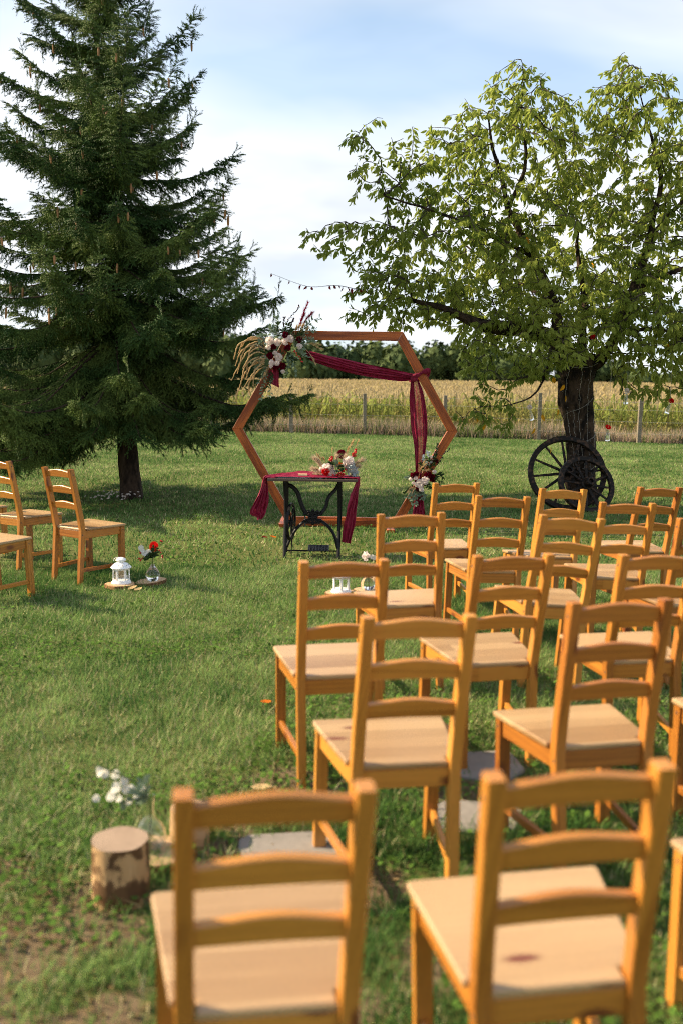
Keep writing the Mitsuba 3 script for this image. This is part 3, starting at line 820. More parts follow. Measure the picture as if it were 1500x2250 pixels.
def leaves(P, D, ln, wd):
    """Folded leaves with stalk end P, hanging along D (unit)."""
    m = len(P); S = np.cross(D, rng.normal(0, 1, (m, 3))); S /= np.linalg.norm(S, axis=1, keepdims=True); Nn = np.cross(S, D)
    ln, wd = ln[:, None], wd[:, None]
    c = P + D * ln * 0.48 - Nn * ln * 0.03
    q = [P, P + D * ln * 0.25 + S * wd * 0.42 + Nn * wd * 0.16, P + D * ln * 0.25 - S * wd * 0.42 + Nn * wd * 0.16, P + D * ln * 0.62 + S * wd * 0.45 + Nn * wd * 0.14, P + D * ln * 0.62 - S * wd * 0.45 + Nn * wd * 0.14, c, P + D * ln - Nn * ln * 0.12]
    v = np.stack(q, 1).reshape(-1, 3); o = (np.arange(m) * 7)[:, None]
    f = np.stack([o + [0, 5, 1], o + [0, 2, 5], o + [1, 5, 3], o + [2, 4, 5], o + [3, 5, 6], o + [4, 6, 5]], 1).reshape(-1, 3)
    return v, f


LP, LD = [], []
for k, l, c in paths:
    seg = np.linalg.norm(np.diff(c, axis=0), axis=1); s = np.concatenate([[0], np.cumsum(seg)]); Lc = s[-1]
    t = np.arange(Lc, max(0.03, Lc - 1.05), -0.0135); t = np.maximum(t + rng.normal(0, 0.015, len(t)), 0.02); m = len(t)
    P = np.stack([np.interp(t, s, c[:, j]) for j in range(3)], -1); P[:, 2] -= 0.10 * (t / Lc) ** 3 * min(Lc, 1)
    end = c[-1] - c[max(0, len(c) - 4)]; end = end / np.linalg.norm(end)
    side = np.cross(end, UP + rng.normal(0, 0.35, 3)); side /= np.linalg.norm(side)
    sg = np.where(np.arange(m) % 2, 1.0, -1.0)[:, None]
    D = end * 0.35 + side * sg * rng.uniform(0.15, 0.75, (m, 1)) - UP * rng.uniform(0.45, 1.0) + rng.normal(0, 0.20, (m, 3))
    D /= np.linalg.norm(D, axis=1, keepdims=True)
    LP.append(P + D * 0.022); LD.append(D)
LP, LD = np.vstack(LP), np.vstack(LD)
ok = ~((LP[:, 2] < 1.72) & (np.abs(LP[:, 0] - 3.08) < 0.42) & (LP[:, 1] < 13.1)); LP, LD = LP[ok], LD[ok]
ln = rng.uniform(0.066, 0.112, len(LP)); wd = ln * rng.uniform(0.36, 0.47, len(LP))
near = np.argsort(LP[:, 1])
for i in near[:300]:
    put(uid(f'{ch}__leaf'), dict_of(leaves(LP[i:i + 1], LD[i:i + 1], ln[i:i + 1], wd[i:i + 1]), 'm_cherry_leaf'))
r_ = near[300:]
put(f'{ch}__foliage', dict_of(leaves(LP[r_], LD[r_], ln[r_], wd[r_]), 'm_cherry_leaf')); labels[f'{ch}__foliage'] = {'kind': 'stuff'}
for x, y, z_ in [(2.55, 12.2, 1.62), (2.70, 12.25, 1.53), (2.72, 12.25, 1.40), (2.62, 12.2, 1.24), (2.35, 12.2, 1.0), (2.42, 12.15, 1.17), (1.72, 12.1, 1.05), (1.62, 12.1, 1.14), (2.55, 12.2, .78), (4.05, 12.6, 2.05), (3.0, 12.4, 3.0), (3.6, 12.4, 3.9), (2.2, 12.4, 3.3)]:
    d = np.array([[rng.normal(0, .4), rng.normal(0, .4), -1.0]]); d /= np.linalg.norm(d)
    k = obj('leaf', leaves(np.array([[x, y, z_]]), d, np.array([0.095]), np.array([0.05])), 'm_yellow_leaf', ch); labels[k] = {'label': 'yellow autumn leaf'}
vine = curve([(0.62, 12.75, 2.78), (0.25, 12.7, 2.68), (-0.1, 12.65, 2.72), (-0.45, 12.6, 2.70), (-0.9, 12.6, 2.85)], 26)
obj('limb', tube(vine, np.linspace(0.006, 0.002, 26), 5), 'm_twig', ch)
for k in range(17):
    p = vine[int(rng.integers(6, 26))]; d = np.array([[rng.normal(0, .5), rng.normal(0, .5), -1.0]]); d /= np.linalg.norm(d)
    q = obj('leaf', leaves(p[None], d, np.array([rng.uniform(.05, .08)]), np.array([0.035])), 'm_red_leaf', ch); labels[q] = {'label': 'dark red leaf'}

# wire of small lights wound round the trunk
sl = thing('string_lights', 'pale wire of unlit fairy lights wound round the cherry trunk', 'string lights')
tr = LIMBS[0]


def on_trunk(z_, ang, out=0.02):
    i = [np.interp(z_, tr[:, 2], tr[:, k]) for k in (0, 1, 3)]
    return np.array([i[0] + (i[2] + out) * math.sin(ang), i[1] - (i[2] + out) * math.cos(ang), z_])


lamps = []
for ang, za, zb in ((-.75, 1.75, .45), (-.1, 1.85, .25), (.35, 1.7, .3), (.85, 1.45, .35), (-.4, 1.2, .3)):
    zz = np.linspace(za, zb, 26); w = tube(np.array([on_trunk(z_, ang + 0.09 * math.sin(5 * z_ + ang) + rng.normal(0, .03)) for z_ in zz]), 0.0019, 4)
    obj('wire', w, 'm_wire', sl)
    lamps += [on_trunk(z_, ang + rng.normal(0, .06), .03) for z_ in zz[::2]]
for z0, z1 in ((1.72, 1.80), (1.05, 1.45), (.75, .88), (.30, .52)):
    obj('wire', tube(np.array([on_trunk(z0 + (z1 - z0) * t + 0.02 * math.sin(t * 9), -1.5 + 3 * t) for t in np.linspace(0, 1, 22)]), 0.0021, 4), 'm_wire', sl)
k = obj('bulbs', cat(*[xf(ico(0.0048, 1), mov(*p)) for p in lamps]), 'm_wire', sl); labels[k] = {'kind': 'stuff'}

# ---------------------------------------------------------------- fence
fe = thing('fence', 'post and wire fence between lawn and corn field', 'fence')
FP = [(-3.75, 28.75), (-1.454, 28.44), (.619, 28.18), (2.849, 27.96), (5.23, 26.6), (7.64, 25.7), (9.9, 25.0)]
for i, (x, y) in enumerate(FP):
    h = [1.1, 1.12, 1.16, 1.14, 1.26, 1.15, 1.15][i]; z0 = float(height(x, y))
    w = 0.048
    m = slab([(-w, -w), (w, -w), (w, w), (-w, w)], -0.2, h, 0.008)
    obj('post', m, 'm_concrete', fe, to=mov(x, y, z0) @ rot([rng.normal(), rng.normal(), 0], rng.uniform(0, 1.8)) @ rot([0, 0, 1], rng.uniform(-8, 8)))
for h in (0.25, 0.55, 0.85, 1.05):
    obj('wire', tube(np.array([(x, y - 0.06, float(height(x, y)) + h) for x, y in FP]), 0.003, 4), 'm_wire', fe)

# ---------------------------------------------------------------- wagon wheels
def wagon_wheel(label, cx, cy, R, lean, turn, n, rim, phase):
    w = thing('wagon_wheel', label, 'wheel')
    # wheel axis local z; leans back against the trunk
    cz = R * math.cos(math.radians(lean)) + float(height(cx, cy)) - 0.01
    m = mov(cx, cy, cz) @ rot([0, 0, 1], turn) @ rot([1, 0, 0], 90 - lean)
    th = 0.030 * R / 0.45
    ring = [(R, -th), (R - .004, -th - .003), (R - rim, -th), (R - rim - .004, 0), (R - rim, th), (R - .004, th + .003), (R, th), (R + .005, 0), (R, -th)]
    obj('rim', lathe(ring[::-1], 64), 'm_wheel', w, smooth=35, to=m)
    obj('hub', lathe([(0, -.10), (.045, -.10), (.05, -.09), (.055, -.04), (.085 * R / .42, -.03), (.09 * R / .42, .03), (.062, .045), (.058, .13), (.05, .14), (.03, .14), (.028, .10), (0, .10)], 24), 'm_wheel', w, smooth=35, to=m)
    for k in range(n):
        a = 2 * np.pi * k / n + phase; d = np.array([math.cos(a), math.sin(a), 0])
        obj('spoke', tube([d * .06, d * R * .3, d * R * .7, d * (R - rim * .6)], [.022, .021, .017, .016], 7, flat=0.75), 'm_wheel', w, smooth=50, to=m)
    return w


wagon_wheel('larger black wooden wagon wheel leaning on the cherry trunk, behind the smaller wheel', 2.885, 12.72, 0.50, 24, 0, 12, 0.062, 0.1)
wagon_wheel('smaller dark wooden wagon wheel leaning in front of the larger wheel', 3.085, 12.50, 0.375, 26, 14, 12, 0.058, 0.35)

# ---------------------------------------------------------------- chairs
def bar(a, b, w, h, bev=0.002):
    """A batten from a to b, w wide and h high."""
    a, b = np.asarray(a, float), np.asarray(b, float); L = np.linalg.norm(b - a)
    m = box((0, -w / 2, -h / 2), (L, w / 2, h / 2), bev)
    d = (b - a) / L; y = np.cross([0, 0, 1.0], d); y /= np.linalg.norm(y); M_ = np.eye(4); M_[:3, 0], M_[:3, 1], M_[:3, 2], M_[:3, 3] = d, y, np.cross(d, y), a
    return m, M_


PW, SEAT = 0.168, 0.448


def chair_parts(seed, pine):
    """name -> shape dicts, all in the chair's own frame: x to its right, y forward, z up."""
    r = np.random.default_rng(seed); off = lambda: float(r.uniform(0, 40)); P = []
    # seat of glued boards, notched round the posts
    q = np.linspace(0, np.pi / 2, 4)
    right = [(.178, .084)] + [(.214 + .010 * math.sin(t) - .002, .444 - .010 + .018 * (1 - math.cos(t))) for t in q] 
    right = [(.1775, .086), (.2225, .436), (.2205, .447), (.212, .452)]
    left = [(-x, y) for x, y in right[::-1]]
    poly = right + left + [(-.130, .086), (-.130, .047), (.130, .047), (.130, .086)]
    P.append(('seat', dict_of(slab(poly, SEAT - .019, SEAT, .0045), 'm_seat_sheen', 30, wood=(0, off()))))
    post = [(0, 0), (.037, 0), (.081, .43), (.062, .55), (-.016, .920), (-.060, .920), (.017, .55), (.036, .43)]
    for sgn in (-1, 1):
        m = slab(post, PW - .035, PW, .003)
        m = xf(m, YZ)
        if sgn < 0: m = xf(m, scl(-1, 1, 1))
        P.append(('back_post', dict_of(m, pine, 30, wood=(2, off()))))
    xs = np.linspace(-.137, .137, 19)
    for zc in (.874, .747, .622):
        t_ = xs / .137
        topz = .024 + .014 * np.clip(np.cos(t_ * np.pi) * .5 + .5, 0, 1) ** 0.8
        botz = -.025 + .003 * np.cos(t_ * np.pi / 2)
        m = slab(np.vstack([np.stack([xs, botz], -1), np.stack([xs[::-1], topz[::-1]], -1)]), -.0095, .0095, .003)
        m = xf(m, XZ)
        yc = .058 + (zc - .425) * (-.096 / .495)
        m = xf(m, mov(0, yc + .004, zc) @ rot([1, 0, 0], 11))
        P.append(('slat', dict_of(m, pine, 30, wood=(0, off()))))
    for sgn in (-1, 1):
        P.append(('front_leg', dict_of(xf(box((.172, .402, 0), (.212, .442, SEAT - .020), .003), scl(sgn, 1, 1)), pine, 30, wood=(2, off()))))
    P.append(('apron', dict_of(box((-.171, .420, .368), (.171, .438, SEAT - .0195), .002), pine, 30, wood=(0, off()))))
    P.append(('apron', dict_of(box((-.132, .050, .368), (.132, .068, SEAT - .0195), .002), pine, 30, wood=(0, off()))))
    for sgn in (-1, 1):
        for a, b, z, h, w in (((.193, .401), (.151, .079), .398, .062, .018), ((.193, .401), (.151, .048), .118, .030, .018)):
            m, M_ = bar((sgn * a[0], a[1], z), (sgn * b[0], b[1], z), w, h)
            tm = dict_of(m, pine, 30, wood=(0, off()))
            P.append(('apron' if h > .05 else 'stretcher', (tm, M_)))
    heads = []
    for sgn in (-1, 1):
        for y, z in ((-.028, .875), (.046, .400)):
            heads.append(xf(lathe([(0, 0), (.0055, 0), (.0055, .0012), (0, .0012)], 8), mov(sgn * (PW - .0002), y, z) @ rot([0, 1, 0], 90 * sgn)))
        heads.append(xf(lathe([(0, 0), (.0055, 0), (.0055, .0012), (0, .0012)], 8), mov(sgn * .2118, .422, .400) @ rot([0, 1, 0], 90 * sgn)))
    P.append(('screw_heads', dict_of(cat(*heads), 'm_dark_metal')))
    return P


KINDS = [chair_parts(s, m) for s, m in ((3, 'm_pine'), (8, 'm_pine_b'), (15, 'm_pine_c'), (22, 'm_pine'), (31, 'm_pine_b'))]
CH_LABEL = {
    'O': 'pine ladder-back chair at the left end of the front row, beside the arch foot', 'P': 'pine chair in the front row standing in front of the wagon wheels', 'Q': 'pine chair at the right end of the front row, right of the wagon wheels',
    'M': 'left pine chair of the second row, just behind the front row beside the arch', 'N': 'right pine chair of the second row, overlapping the front row chair at right',
    'J': 'aisle-end pine chair of the third row, nearest to the right-hand white lantern', 'K': 'visibly leaning pine chair in the middle of the third row', 'L': 'third-row pine chair at the right edge, only its left post showing',
    'G': 'aisle-end pine chair with the right-hand lantern showing between its slats', 'H': 'middle pine chair of the fourth row, right of the lantern chair', 'I': 'right-hand pine chair of the fourth row, reaching the right edge',
    'D': 'aisle-end pine chair of the fifth row, its seat behind the nearest left chair', 'E': 'pine chair in the middle of the fifth row, above the nearest right-hand chair', 'F': 'fifth-row pine chair at the right edge, only a seat corner showing',
    'A': 'blurred pine chair nearest to the camera, beside the log stump', 'B': 'large blurred pine chair at the bottom right, whole back and seat in view', 'C': 'blurred pine chair cut by the lower right edge, only its seat corner showing',
    'R': 'pine chair left of the aisle with a white lantern at its foot', 'S': 'pine chair on the left behind the lantern chair, cut by the left edge', 'U': 'farthest left pine chair, only a seat corner showing at the left edge',
    'T': 'pine chair nearest on the left side, only its seat and front legs showing'}
for i, row in enumerate(CHAIRS):
    n = row[0]
    c = thing('wooden_chair', CH_LABEL[n], 'chair', 'pine chairs set out in rows')
    for name, d in KINDS[i % len(KINDS)]:
        d, M_ = d if isinstance(d, tuple) else (d, np.eye(4))
        k = put(uid(f'{c}__{name}'), d, CH_M[n] @ M_)
        if name == 'screw_heads': labels[k] = {'kind': 'stuff'}

# ---------------------------------------------------------------- hexagonal arch
AY = 10.934
ar = thing('hexagon_arch', 'hexagonal arch of red-brown stained beams standing on the lawn', 'arch')
HR, HB = 1.228, 0.096
ap = HR * math.cos(math.pi / 6); hl = HR / 2; ih = (ap - HB) * math.tan(math.pi / 6)
AC = np.array([0.027, AY, 1.020])
for k in range(6):
    poly = [(-ih + .001, ap - HB), (ih - .001, ap - HB), (hl - .001, ap), (-hl + .001, ap)]
    m = xf(slab(poly, -.024, .024, .002), XZ)
    obj('beam', m, 'm_stained', ar, smooth=30, wood=(0, 3.7 * k + 1.1), to=mov(*AC) @ rot([0, 1, 0], 60 * k))
obj('rail', box((-.62, -.062, -.046), (.665, -.028, .026), .002), 'm_stained', ar, smooth=30, wood=(0, 30.2), to=mov(0, AY, 0))
for x in (.455, -.40):
    obj('strap', box((x - .008, -.066, -.05), (x + .008, -.0625, .066), .0), 'm_dark_metal', ar, to=mov(0, AY, 0))
for x, y0, y1 in ((.525, 10.46, 11.45), (-.645, 10.80, 11.45)):
    obj('foot', box((x - .042, y0, -.052), (x + .042, y1, -.014), .003), 'm_stained', ar, smooth=30, wood=(1, 12.3 + x))


# ---------------------------------------------------------------- burgundy cloth
def cloth(Ac, Bc, n, m, y, amp, folds, seed, rough=0.3):
    """A pleated strip between two edge lines given in (x, z) or (x, y, z)."""
    A3 = curve([(p[0], y, p[1]) if len(p) == 2 else p for p in Ac], n); B3 = curve([(p[0], y, p[1]) if len(p) == 2 else p for p in Bc], n)
    v = np.linspace(0, 1, m)[None, :, None]; P = A3[:, None] * (1 - v) + B3[:, None] * v
    L = np.concatenate([[0], np.cumsum(np.linalg.norm(np.diff((A3 + B3) / 2, axis=0), axis=1))]); W = np.linalg.norm(B3 - A3, axis=1)
    u = L[:, None] * np.ones((1, m)); w = np.ones((n, 1)) * np.linspace(0, 1, m)[None]
    wob = meshkit.fbm(np.stack([u * 2.3 + seed, w * 1.5, 0 * u], -1), 3, seed) - 0.5
    fine = meshkit.fbm(np.stack([u * 14 + seed, w * folds * 1.6, 0 * u], -1), 3, seed + 4) - 0.5
    d = np.sin(2 * np.pi * (folds * w + 1.6 * wob)) * amp + fine * amp * 2.2 * rough * 2
    nrm = np.cross(np.gradient(P, axis=0), np.gradient(P, axis=1)); nrm /= np.linalg.norm(nrm, axis=2, keepdims=True) + 1e-9
    P = P + nrm * d[..., None]
    uv = np.stack([u, w * max(0.3, W.mean() * 3)], -1).reshape(-1, 2)
    return grid_mesh(P), uv


def cluster(k):
    labels[k] = {'kind': 'stuff'}
    return k


def cloth_obj(name, parent, mats, *a, **k):
    m, uv = cloth(*a, **k)
    key = uid(f'{parent}__{name}' if parent else name)
    return put(key, mikit.ply(m, mats, smooth=True, uv=uv))


dp = thing('draped_cloth', 'crinkled burgundy gauze swagged across the arch and hanging down its right side', 'cloth')
cloth_obj('swag', dp, 'm_cloth', [(-.40, 1.885), (-.326, 1.848), (-.05, 1.80), (.229, 1.740), (.50, 1.690), (.72, 1.645), (.80, 1.625)], [(-.40, 1.80), (-.315, 1.752), (-.017, 1.657), (.231, 1.606), (.529, 1.562), (.70, 1.560), (.80, 1.585)], 90, 40, AY - .055, .011, 4.5, 3)
cloth_obj('swag', dp, 'm_cloth', [(-.36, 1.87), (-.05, 1.79), (.229, 1.72), (.50, 1.67), (.78, 1.62)], [(-.34, 1.775), (-.017, 1.70), (.231, 1.64), (.529, 1.60), (.78, 1.59)], 80, 26, AY - .075, .009, 3, 9)
kn = curve([(.74, AY - .075, 1.600), (.80, AY - .10, 1.620), (.86, AY - .085, 1.655), (.915, AY - .03, 1.665), (.93, AY + .035, 1.635), (.88, AY + .045, 1.59), (.80, AY + .02, 1.57), (.74, AY - .05, 1.575)], 40)
obj('knot', tube(kn, .030 + .010 * np.sin(np.linspace(0, 20, 40)), 14, flat=.7), 'm_cloth', dp, smooth=True)
obj('knot', xf(ico(.042, 2), mov(.765, AY - .085, 1.585) @ scl(1, .7, .9)), 'm_cloth', dp, smooth=True)
TL_, TR_ = [(.735, 1.60), (.722, 1.395), (.741, 1.098), (.782, .85), (.800, .60), (.800, .45)], [(.805, 1.60), (.879, 1.397), (.921, 1.10), (.912, .85), (.877, .60), (.850, .45)]
mixp = lambda t: [(a[0] + (b[0] - a[0]) * t, a[1]) for a, b in zip(TL_, TR_)]
cloth_obj('tail', dp, 'm_cloth', TL_, mixp(.36), 70, 16, AY - .07, .010, 2, 5)
cloth_obj('tail', dp, 'm_cloth', mixp(.74), TR_, 70, 14, AY - .07, .010, 1.5, 6)
k = cloth_obj('sheer_panel', dp, 'm_gauze', mixp(.33), mixp(.77), 70, 14, AY - .062, .004, 2, 7, rough=.2); labels[k] = {'label': 'sheer see-through middle of the hanging cloth'}
cloth_obj('tail', dp, 'm_cloth', [(.795, .48), (.800, .35), (.795, .22), (.780, .10), (.770, -.02)], [(.862, .48), (.885, .35), (.905, .22), (.918, .10), (.922, -.01)], 50, 26, AY - .07, .013, 3.5, 8)


# ---------------------------------------------------------------- flowers
def petal_shell(r, phi, t, span, openness, nu=5, nv=4):
    u = np.linspace(-1, 1, nu)[None]; v = np.linspace(0, 1, nv)[:, None]
    rho = r * (0.10 + (0.30 + 0.66 * t) * np.sin(v * np.pi * (0.42 + 0.20 * openness * t)))
    z = r * (-0.55 * t + v * (1.25 - 0.62 * t * openness)) - r * 0.28 * t * v ** 3 * openness
    wdt = span * np.sin(np.pi * (0.22 + 0.60 * v)) * (1 - 0.18 * v)
    a = phi + u * wdt / 2
    rr = rho * (1 + 0.05 * np.cos(u * 3.1))
    zz = z + 0 * u - r * 0.10 * u * u * v
    return grid_mesh(np.stack([rr * np.cos(a), rr * np.sin(a), zz], -1))


def rose_mesh(r, seed, opened=1.0, n=15):
    q = np.random.default_rng(seed)
    return cat(*[petal_shell(r, 2.39996 * k + q.uniform(-.2, .2), (k / (n - 1)) ** .8, 2.1 - .7 * k / n, opened * q.uniform(.85, 1.15)) for k in range(n)])


ROSES = [rose_mesh(1.0, s, o) for s, o in ((1, 1.0), (2, .85), (3, 1.15))]


def rose(parent, p, r, mat, d=None, name='rose', label=None):
    d = np.array([rng.normal(0, .28), -1, rng.uniform(-.05, .55)]) if d is None else np.asarray(d, float)
    p = np.asarray(p, float)
    k = obj(name, ROSES[int(rng.integers(0, 3))], mat, parent, smooth=35, to=aim(p, p + d) @ rot([0, 0, 1], rng.uniform(0, 360)) @ scl(r))
    if label: labels[k] = {'label': label}
    return k


def gerbera(R, n=22, cup=.18):
    out = []
    for ring, (rr, nn, zz) in enumerate(((1.0, n, 0), (.72, n - 4, .06), (.42, n - 8, .10))):
        for k in range(nn):
            a = 2 * np.pi * k / nn + .2 * ring; c, s_ = math.cos(a), math.sin(a); L = R * rr * rng.uniform(.93, 1.04); w = R * .13
            P = np.array([[.12 * R, 0, 0], [.5 * L, w, .05 * R], [.5 * L, -w, .05 * R], [.85 * L, w * .8, cup * R * .6], [.85 * L, -w * .8, cup * R * .6], [L, 0, cup * R * .55]])
            P[:, 2] += zz * R
            out.append((P @ np.array([[c, s_, 0], [-s_, c, 0], [0, 0, 1]]), np.array([[0, 2, 1], [1, 2, 4], [1, 4, 3], [3, 4, 5]])))
    return cat(*out)


def leaf_quad(P, D, S, ln, wd, Nn=None):
    m = len(P); Nn = np.cross(S, D) if Nn is None else Nn; ln, wd = ln[:, None], wd[:, None]
    c = P + D * ln * .5 - Nn * wd * .12
    v = np.stack([P, P + D * ln * .3 + S * wd * .46, P + D * ln * .3 - S * wd * .46, P + D * ln * .7 + S * wd * .42, P + D * ln * .7 - S * wd * .42, c, P + D * ln], 1).reshape(-1, 3)
    o = (np.arange(m) * 7)[:, None]
    return v, np.stack([o + [0, 5, 1], o + [0, 2, 5], o + [1, 5, 3], o + [2, 4, 5], o + [3, 5, 6], o + [4, 6, 5]], 1).reshape(-1, 3)


def sprig_mesh(p0, p1, n=12, ln=.04, wd=.022, sag=.15, spread=.9, stem=.0016):
    p0, p1 = np.asarray(p0, float), np.asarray(p1, float); L = np.linalg.norm(p1 - p0)
    c = curve([p0, (p0 + p1) / 2 + np.array([0, -.03, sag * L]), p1], 10)
    t = np.linspace(.12, 1, n); P = np.stack([np.interp(t, np.linspace(0, 1, 10), c[:, k]) for k in range(3)], -1)
    tg = np.gradient(P, axis=0); tg /= np.linalg.norm(tg, axis=1, keepdims=True)
    out = [tube(c, np.linspace(stem * 1.3, stem * .6, 10), 4)]
    for sg in (-1, 1):
        X = np.cross(tg, rng.normal(0, 1, (n, 3))); X /= np.linalg.norm(X, axis=1, keepdims=True)
        D = tg * .55 + X * sg * spread; D /= np.linalg.norm(D, axis=1, keepdims=True)
        S = np.cross(D, np.array([0, -1, .3]) + rng.normal(0, .5, (n, 3))); S = np.cross(S, D); S = np.cross(D, S) ; S /= np.linalg.norm(S, axis=1, keepdims=True)
        q = rng.uniform(.75, 1.15, n)
        out.append(leaf_quad(P, D, S, ln * q, wd * q))
    return cat(*out)


def sprig(parent, p0, p1, mat, **k):
    return obj('leaf_sprig', sprig_mesh(p0, p1, **k), mat, parent)


def plume_mesh(p0, p1, n=160, ln=.05, wd=.0035, sag=.1, fan=.5, start=.2):
    p0, p1 = np.asarray(p0, float), np.asarray(p1, float); L = np.linalg.norm(p1 - p0)
    c = curve([p0, (p0 + p1) / 2 + np.array([0, 0, sag * L]), p1], 10)
    t = rng.uniform(start, 1, n); P = np.stack([np.interp(t, np.linspace(0, 1, 10), c[:, k]) for k in range(3)], -1)
    d = (p1 - p0) / L; D = d + rng.normal(0, fan, (n, 3)); D /= np.linalg.norm(D, axis=1, keepdims=True)
    S = np.cross(D, rng.normal(0, 1, (n, 3))); S /= np.linalg.norm(S, axis=1, keepdims=True); l = ln * rng.uniform(.5, 1.1, (n, 1))
    v = np.stack([P - S * wd / 2, P + S * wd / 2, P + D * l], 1).reshape(-1, 3)
    return cat((v, np.arange(3 * n).reshape(-1, 3)), tube(c, .0018, 4))


def plume(parent, p0, p1, mat, name='plume', **k):
    return obj(name, plume_mesh(p0, p1, **k), mat, parent)


def strand(parent, pts, r, mat, name='dried_strand'):
    c = curve(pts, 26); rr = r * (.55 + .5 * np.sin(np.linspace(0.15, np.pi * .97, 26))) * (1 + .22 * np.sin(np.arange(26) * 2.3))
    return obj(name, tube(c + rng.normal(0, r * .25, c.shape), rr, 6), mat, parent, smooth=60)


def berries(parent, pts, r, mat, name='berry'):
    d = dict_of(ico(r, 1), mat, True)
    for p in pts: put(uid(f'{parent}__{name}'), d, mov(*p))


# --- arrangement at the arch's upper left corner
fa = thing('flower_arrangement', 'large flower arrangement of white and burgundy roses on the upper left corner of the arch', 'flowers')
FY = AY - .055
WH = [(-.785, 1.971, .045), (-.706, 1.957, .040), (-.568, 1.993, .040), (-.622, 1.963, .036), (-.464, 1.914, .030), (-.691, 1.797, .043), (-.729, 1.84, .026), (-.765, 1.737, .030), (-.706, 1.733, .028), (-.643, 1.644, .022), (-.77, 1.698, .020), (-.80, 1.90, .03)]
for x, z_, r in WH: rose(fa, (x, FY - .085 - .03 * rng.uniform(), z_), r * 1.15, 'm_white_petal')
for x, z_, r in [(-.618, 2.036, .042), (-.47, 1.984, .040), (-.75, 1.905, .038), (-.593, 1.9, .040), (-.785, 1.81, .042), (-.72, 1.684, .042), (-.651, 1.704, .045)]:
    rose(fa, (x, FY - .07 - .02 * rng.uniform(), z_), r * 1.0, 'm_burgundy_petal', label='dark burgundy rose')
AM = [((-.918, 1.984), (-1.10, 1.93), (-1.175, 1.767)), ((-.898, 1.965), (-1.05, 1.89), (-1.136, 1.62)), ((-.928, 1.906), (-1.07, 1.83), (-1.206, 1.541)), ((-.918, 1.848), (-1.0, 1.80), (-1.077, 1.67)), ((-.918, 1.77), (-1.0, 1.70), (-1.047, 1.553)),
      ((-.928, 1.73), (-1.05, 1.63), (-1.152, 1.364)), ((-.938, 1.672), (-.95, 1.60), (-.968, 1.485)), ((-.93, 1.93), (-.99, 1.88), (-1.02, 1.749)), ((-.91, 2.0), (-1.02, 1.99), (-1.09, 1.90)), ((-.90, 1.94), (-1.09, 1.86), (-1.16, 1.70)),
      ((-.9, 1.80), (-1.03, 1.72), (-1.10, 1.50)), ((-.9, 1.70), (-1.0, 1.60), (-1.08, 1.44)), ((-.9, 1.9), (-1.02, 1.80), (-1.04, 1.62)), ((-.9, 2.0), (-1.08, 1.95), (-1.13, 1.83)), ((-.92, 1.64), (-.99, 1.52), (-1.0, 1.38))]
for a, b, c in AM:
    y = FY - rng.uniform(0, .09); j = rng.normal(0, .012, 2)
    strand(fa, [(-.84, y, a[1] * .6 + .72), (a[0], y, a[1]), (b[0] + j[0], y - .02, b[1] + j[1]), (c[0], y, c[1])], .0075, 'm_straw')
for p0, p1, mat, n, ln_, wd_ in [
    ((-.50, 2.0), (-.26, 2.224), 'm_eucalyptus', 9, .055, .016), ((-.48, 1.97), (-.30, 2.10), 'm_eucalyptus', 10, .05, .02), ((-.45, 1.95), (-.317, 1.99), 'm_eucalyptus', 9, .045, .022), ((-.46, 2.02), (-.36, 2.16), 'm_eucalyptus', 8, .045, .018),
    ((-.52, 1.93), (-.385, 1.80), 'm_eucalyptus', 9, .05, .022), ((-.58, 1.86), (-.505, 1.62), 'm_eucalyptus', 12, .05, .026), ((-.60, 1.84), (-.56, 1.72), 'm_eucalyptus', 7, .05, .026), ((-.70, 1.99), (-.78, 2.13), 'm_eucalyptus', 9, .05, .028),
    ((-.68, 2.0), (-.70, 2.15), 'm_dark_leaf', 9, .05, .022), ((-.62, 2.02), (-.60, 2.14), 'm_dark_leaf', 9, .05, .02), ((-.78, 1.98), (-.90, 2.03), 'm_eucalyptus', 8, .05, .032), ((-.82, 1.93), (-.93, 1.93), 'm_eucalyptus', 7, .05, .034),
    ((-.80, 1.70), (-.90, 1.53), 'm_eucalyptus', 10, .045, .02), ((-.80, 1.66), (-.875, 1.36), 'm_eucalyptus', 13, .045, .018), ((-.78, 1.62), (-.78, 1.39), 'm_eucalyptus', 11, .048, .016), ((-.74, 1.66), (-.83, 1.44), 'm_dark_leaf', 11, .05, .018),
    ((-.66, 1.74), (-.60, 1.62), 'm_dark_leaf', 9, .05, .022), ((-.60, 1.95), (-.55, 2.10), 'm_dark_leaf', 10, .045, .02), ((-.84, 1.86), (-.93, 1.78), 'm_dark_leaf', 9, .045, .02), ((-.55, 1.97), (-.44, 2.07), 'm_dark_leaf', 10, .045, .02),
    ((-.70, 1.85), (-.86, 1.84), 'm_dark_leaf', 9, .05, .02), ((-.62, 1.80), (-.52, 1.76), 'm_dark_leaf', 9, .05, .02), ((-.66, 1.98), (-.72, 2.09), 'm_blue_grey', 8, .045, .026), ((-.80, 1.77), (-.90, 1.80), 'm_blue_grey', 8, .032, .014)]:
    sprig(fa, (p0[0], FY - .02, p0[1]), (p1[0], FY - rng.uniform(.0, .10), p1[1]), mat, n=n, ln=ln_, wd=wd_)
for p0, p1 in [((-.485, 2.06), (-.383, 2.372)), ((-.47, 2.08), (-.335, 2.265)), ((-.485, 2.08), (-.42, 2.25))]:
    k = plume(fa, (p0[0], FY - .03, p0[1]), (p1[0], FY - .05, p1[1]), 'm_wine_plume', n=220, ln=.055, wd=.005, fan=.38); labels[k] = {'label': 'wine red plume'}
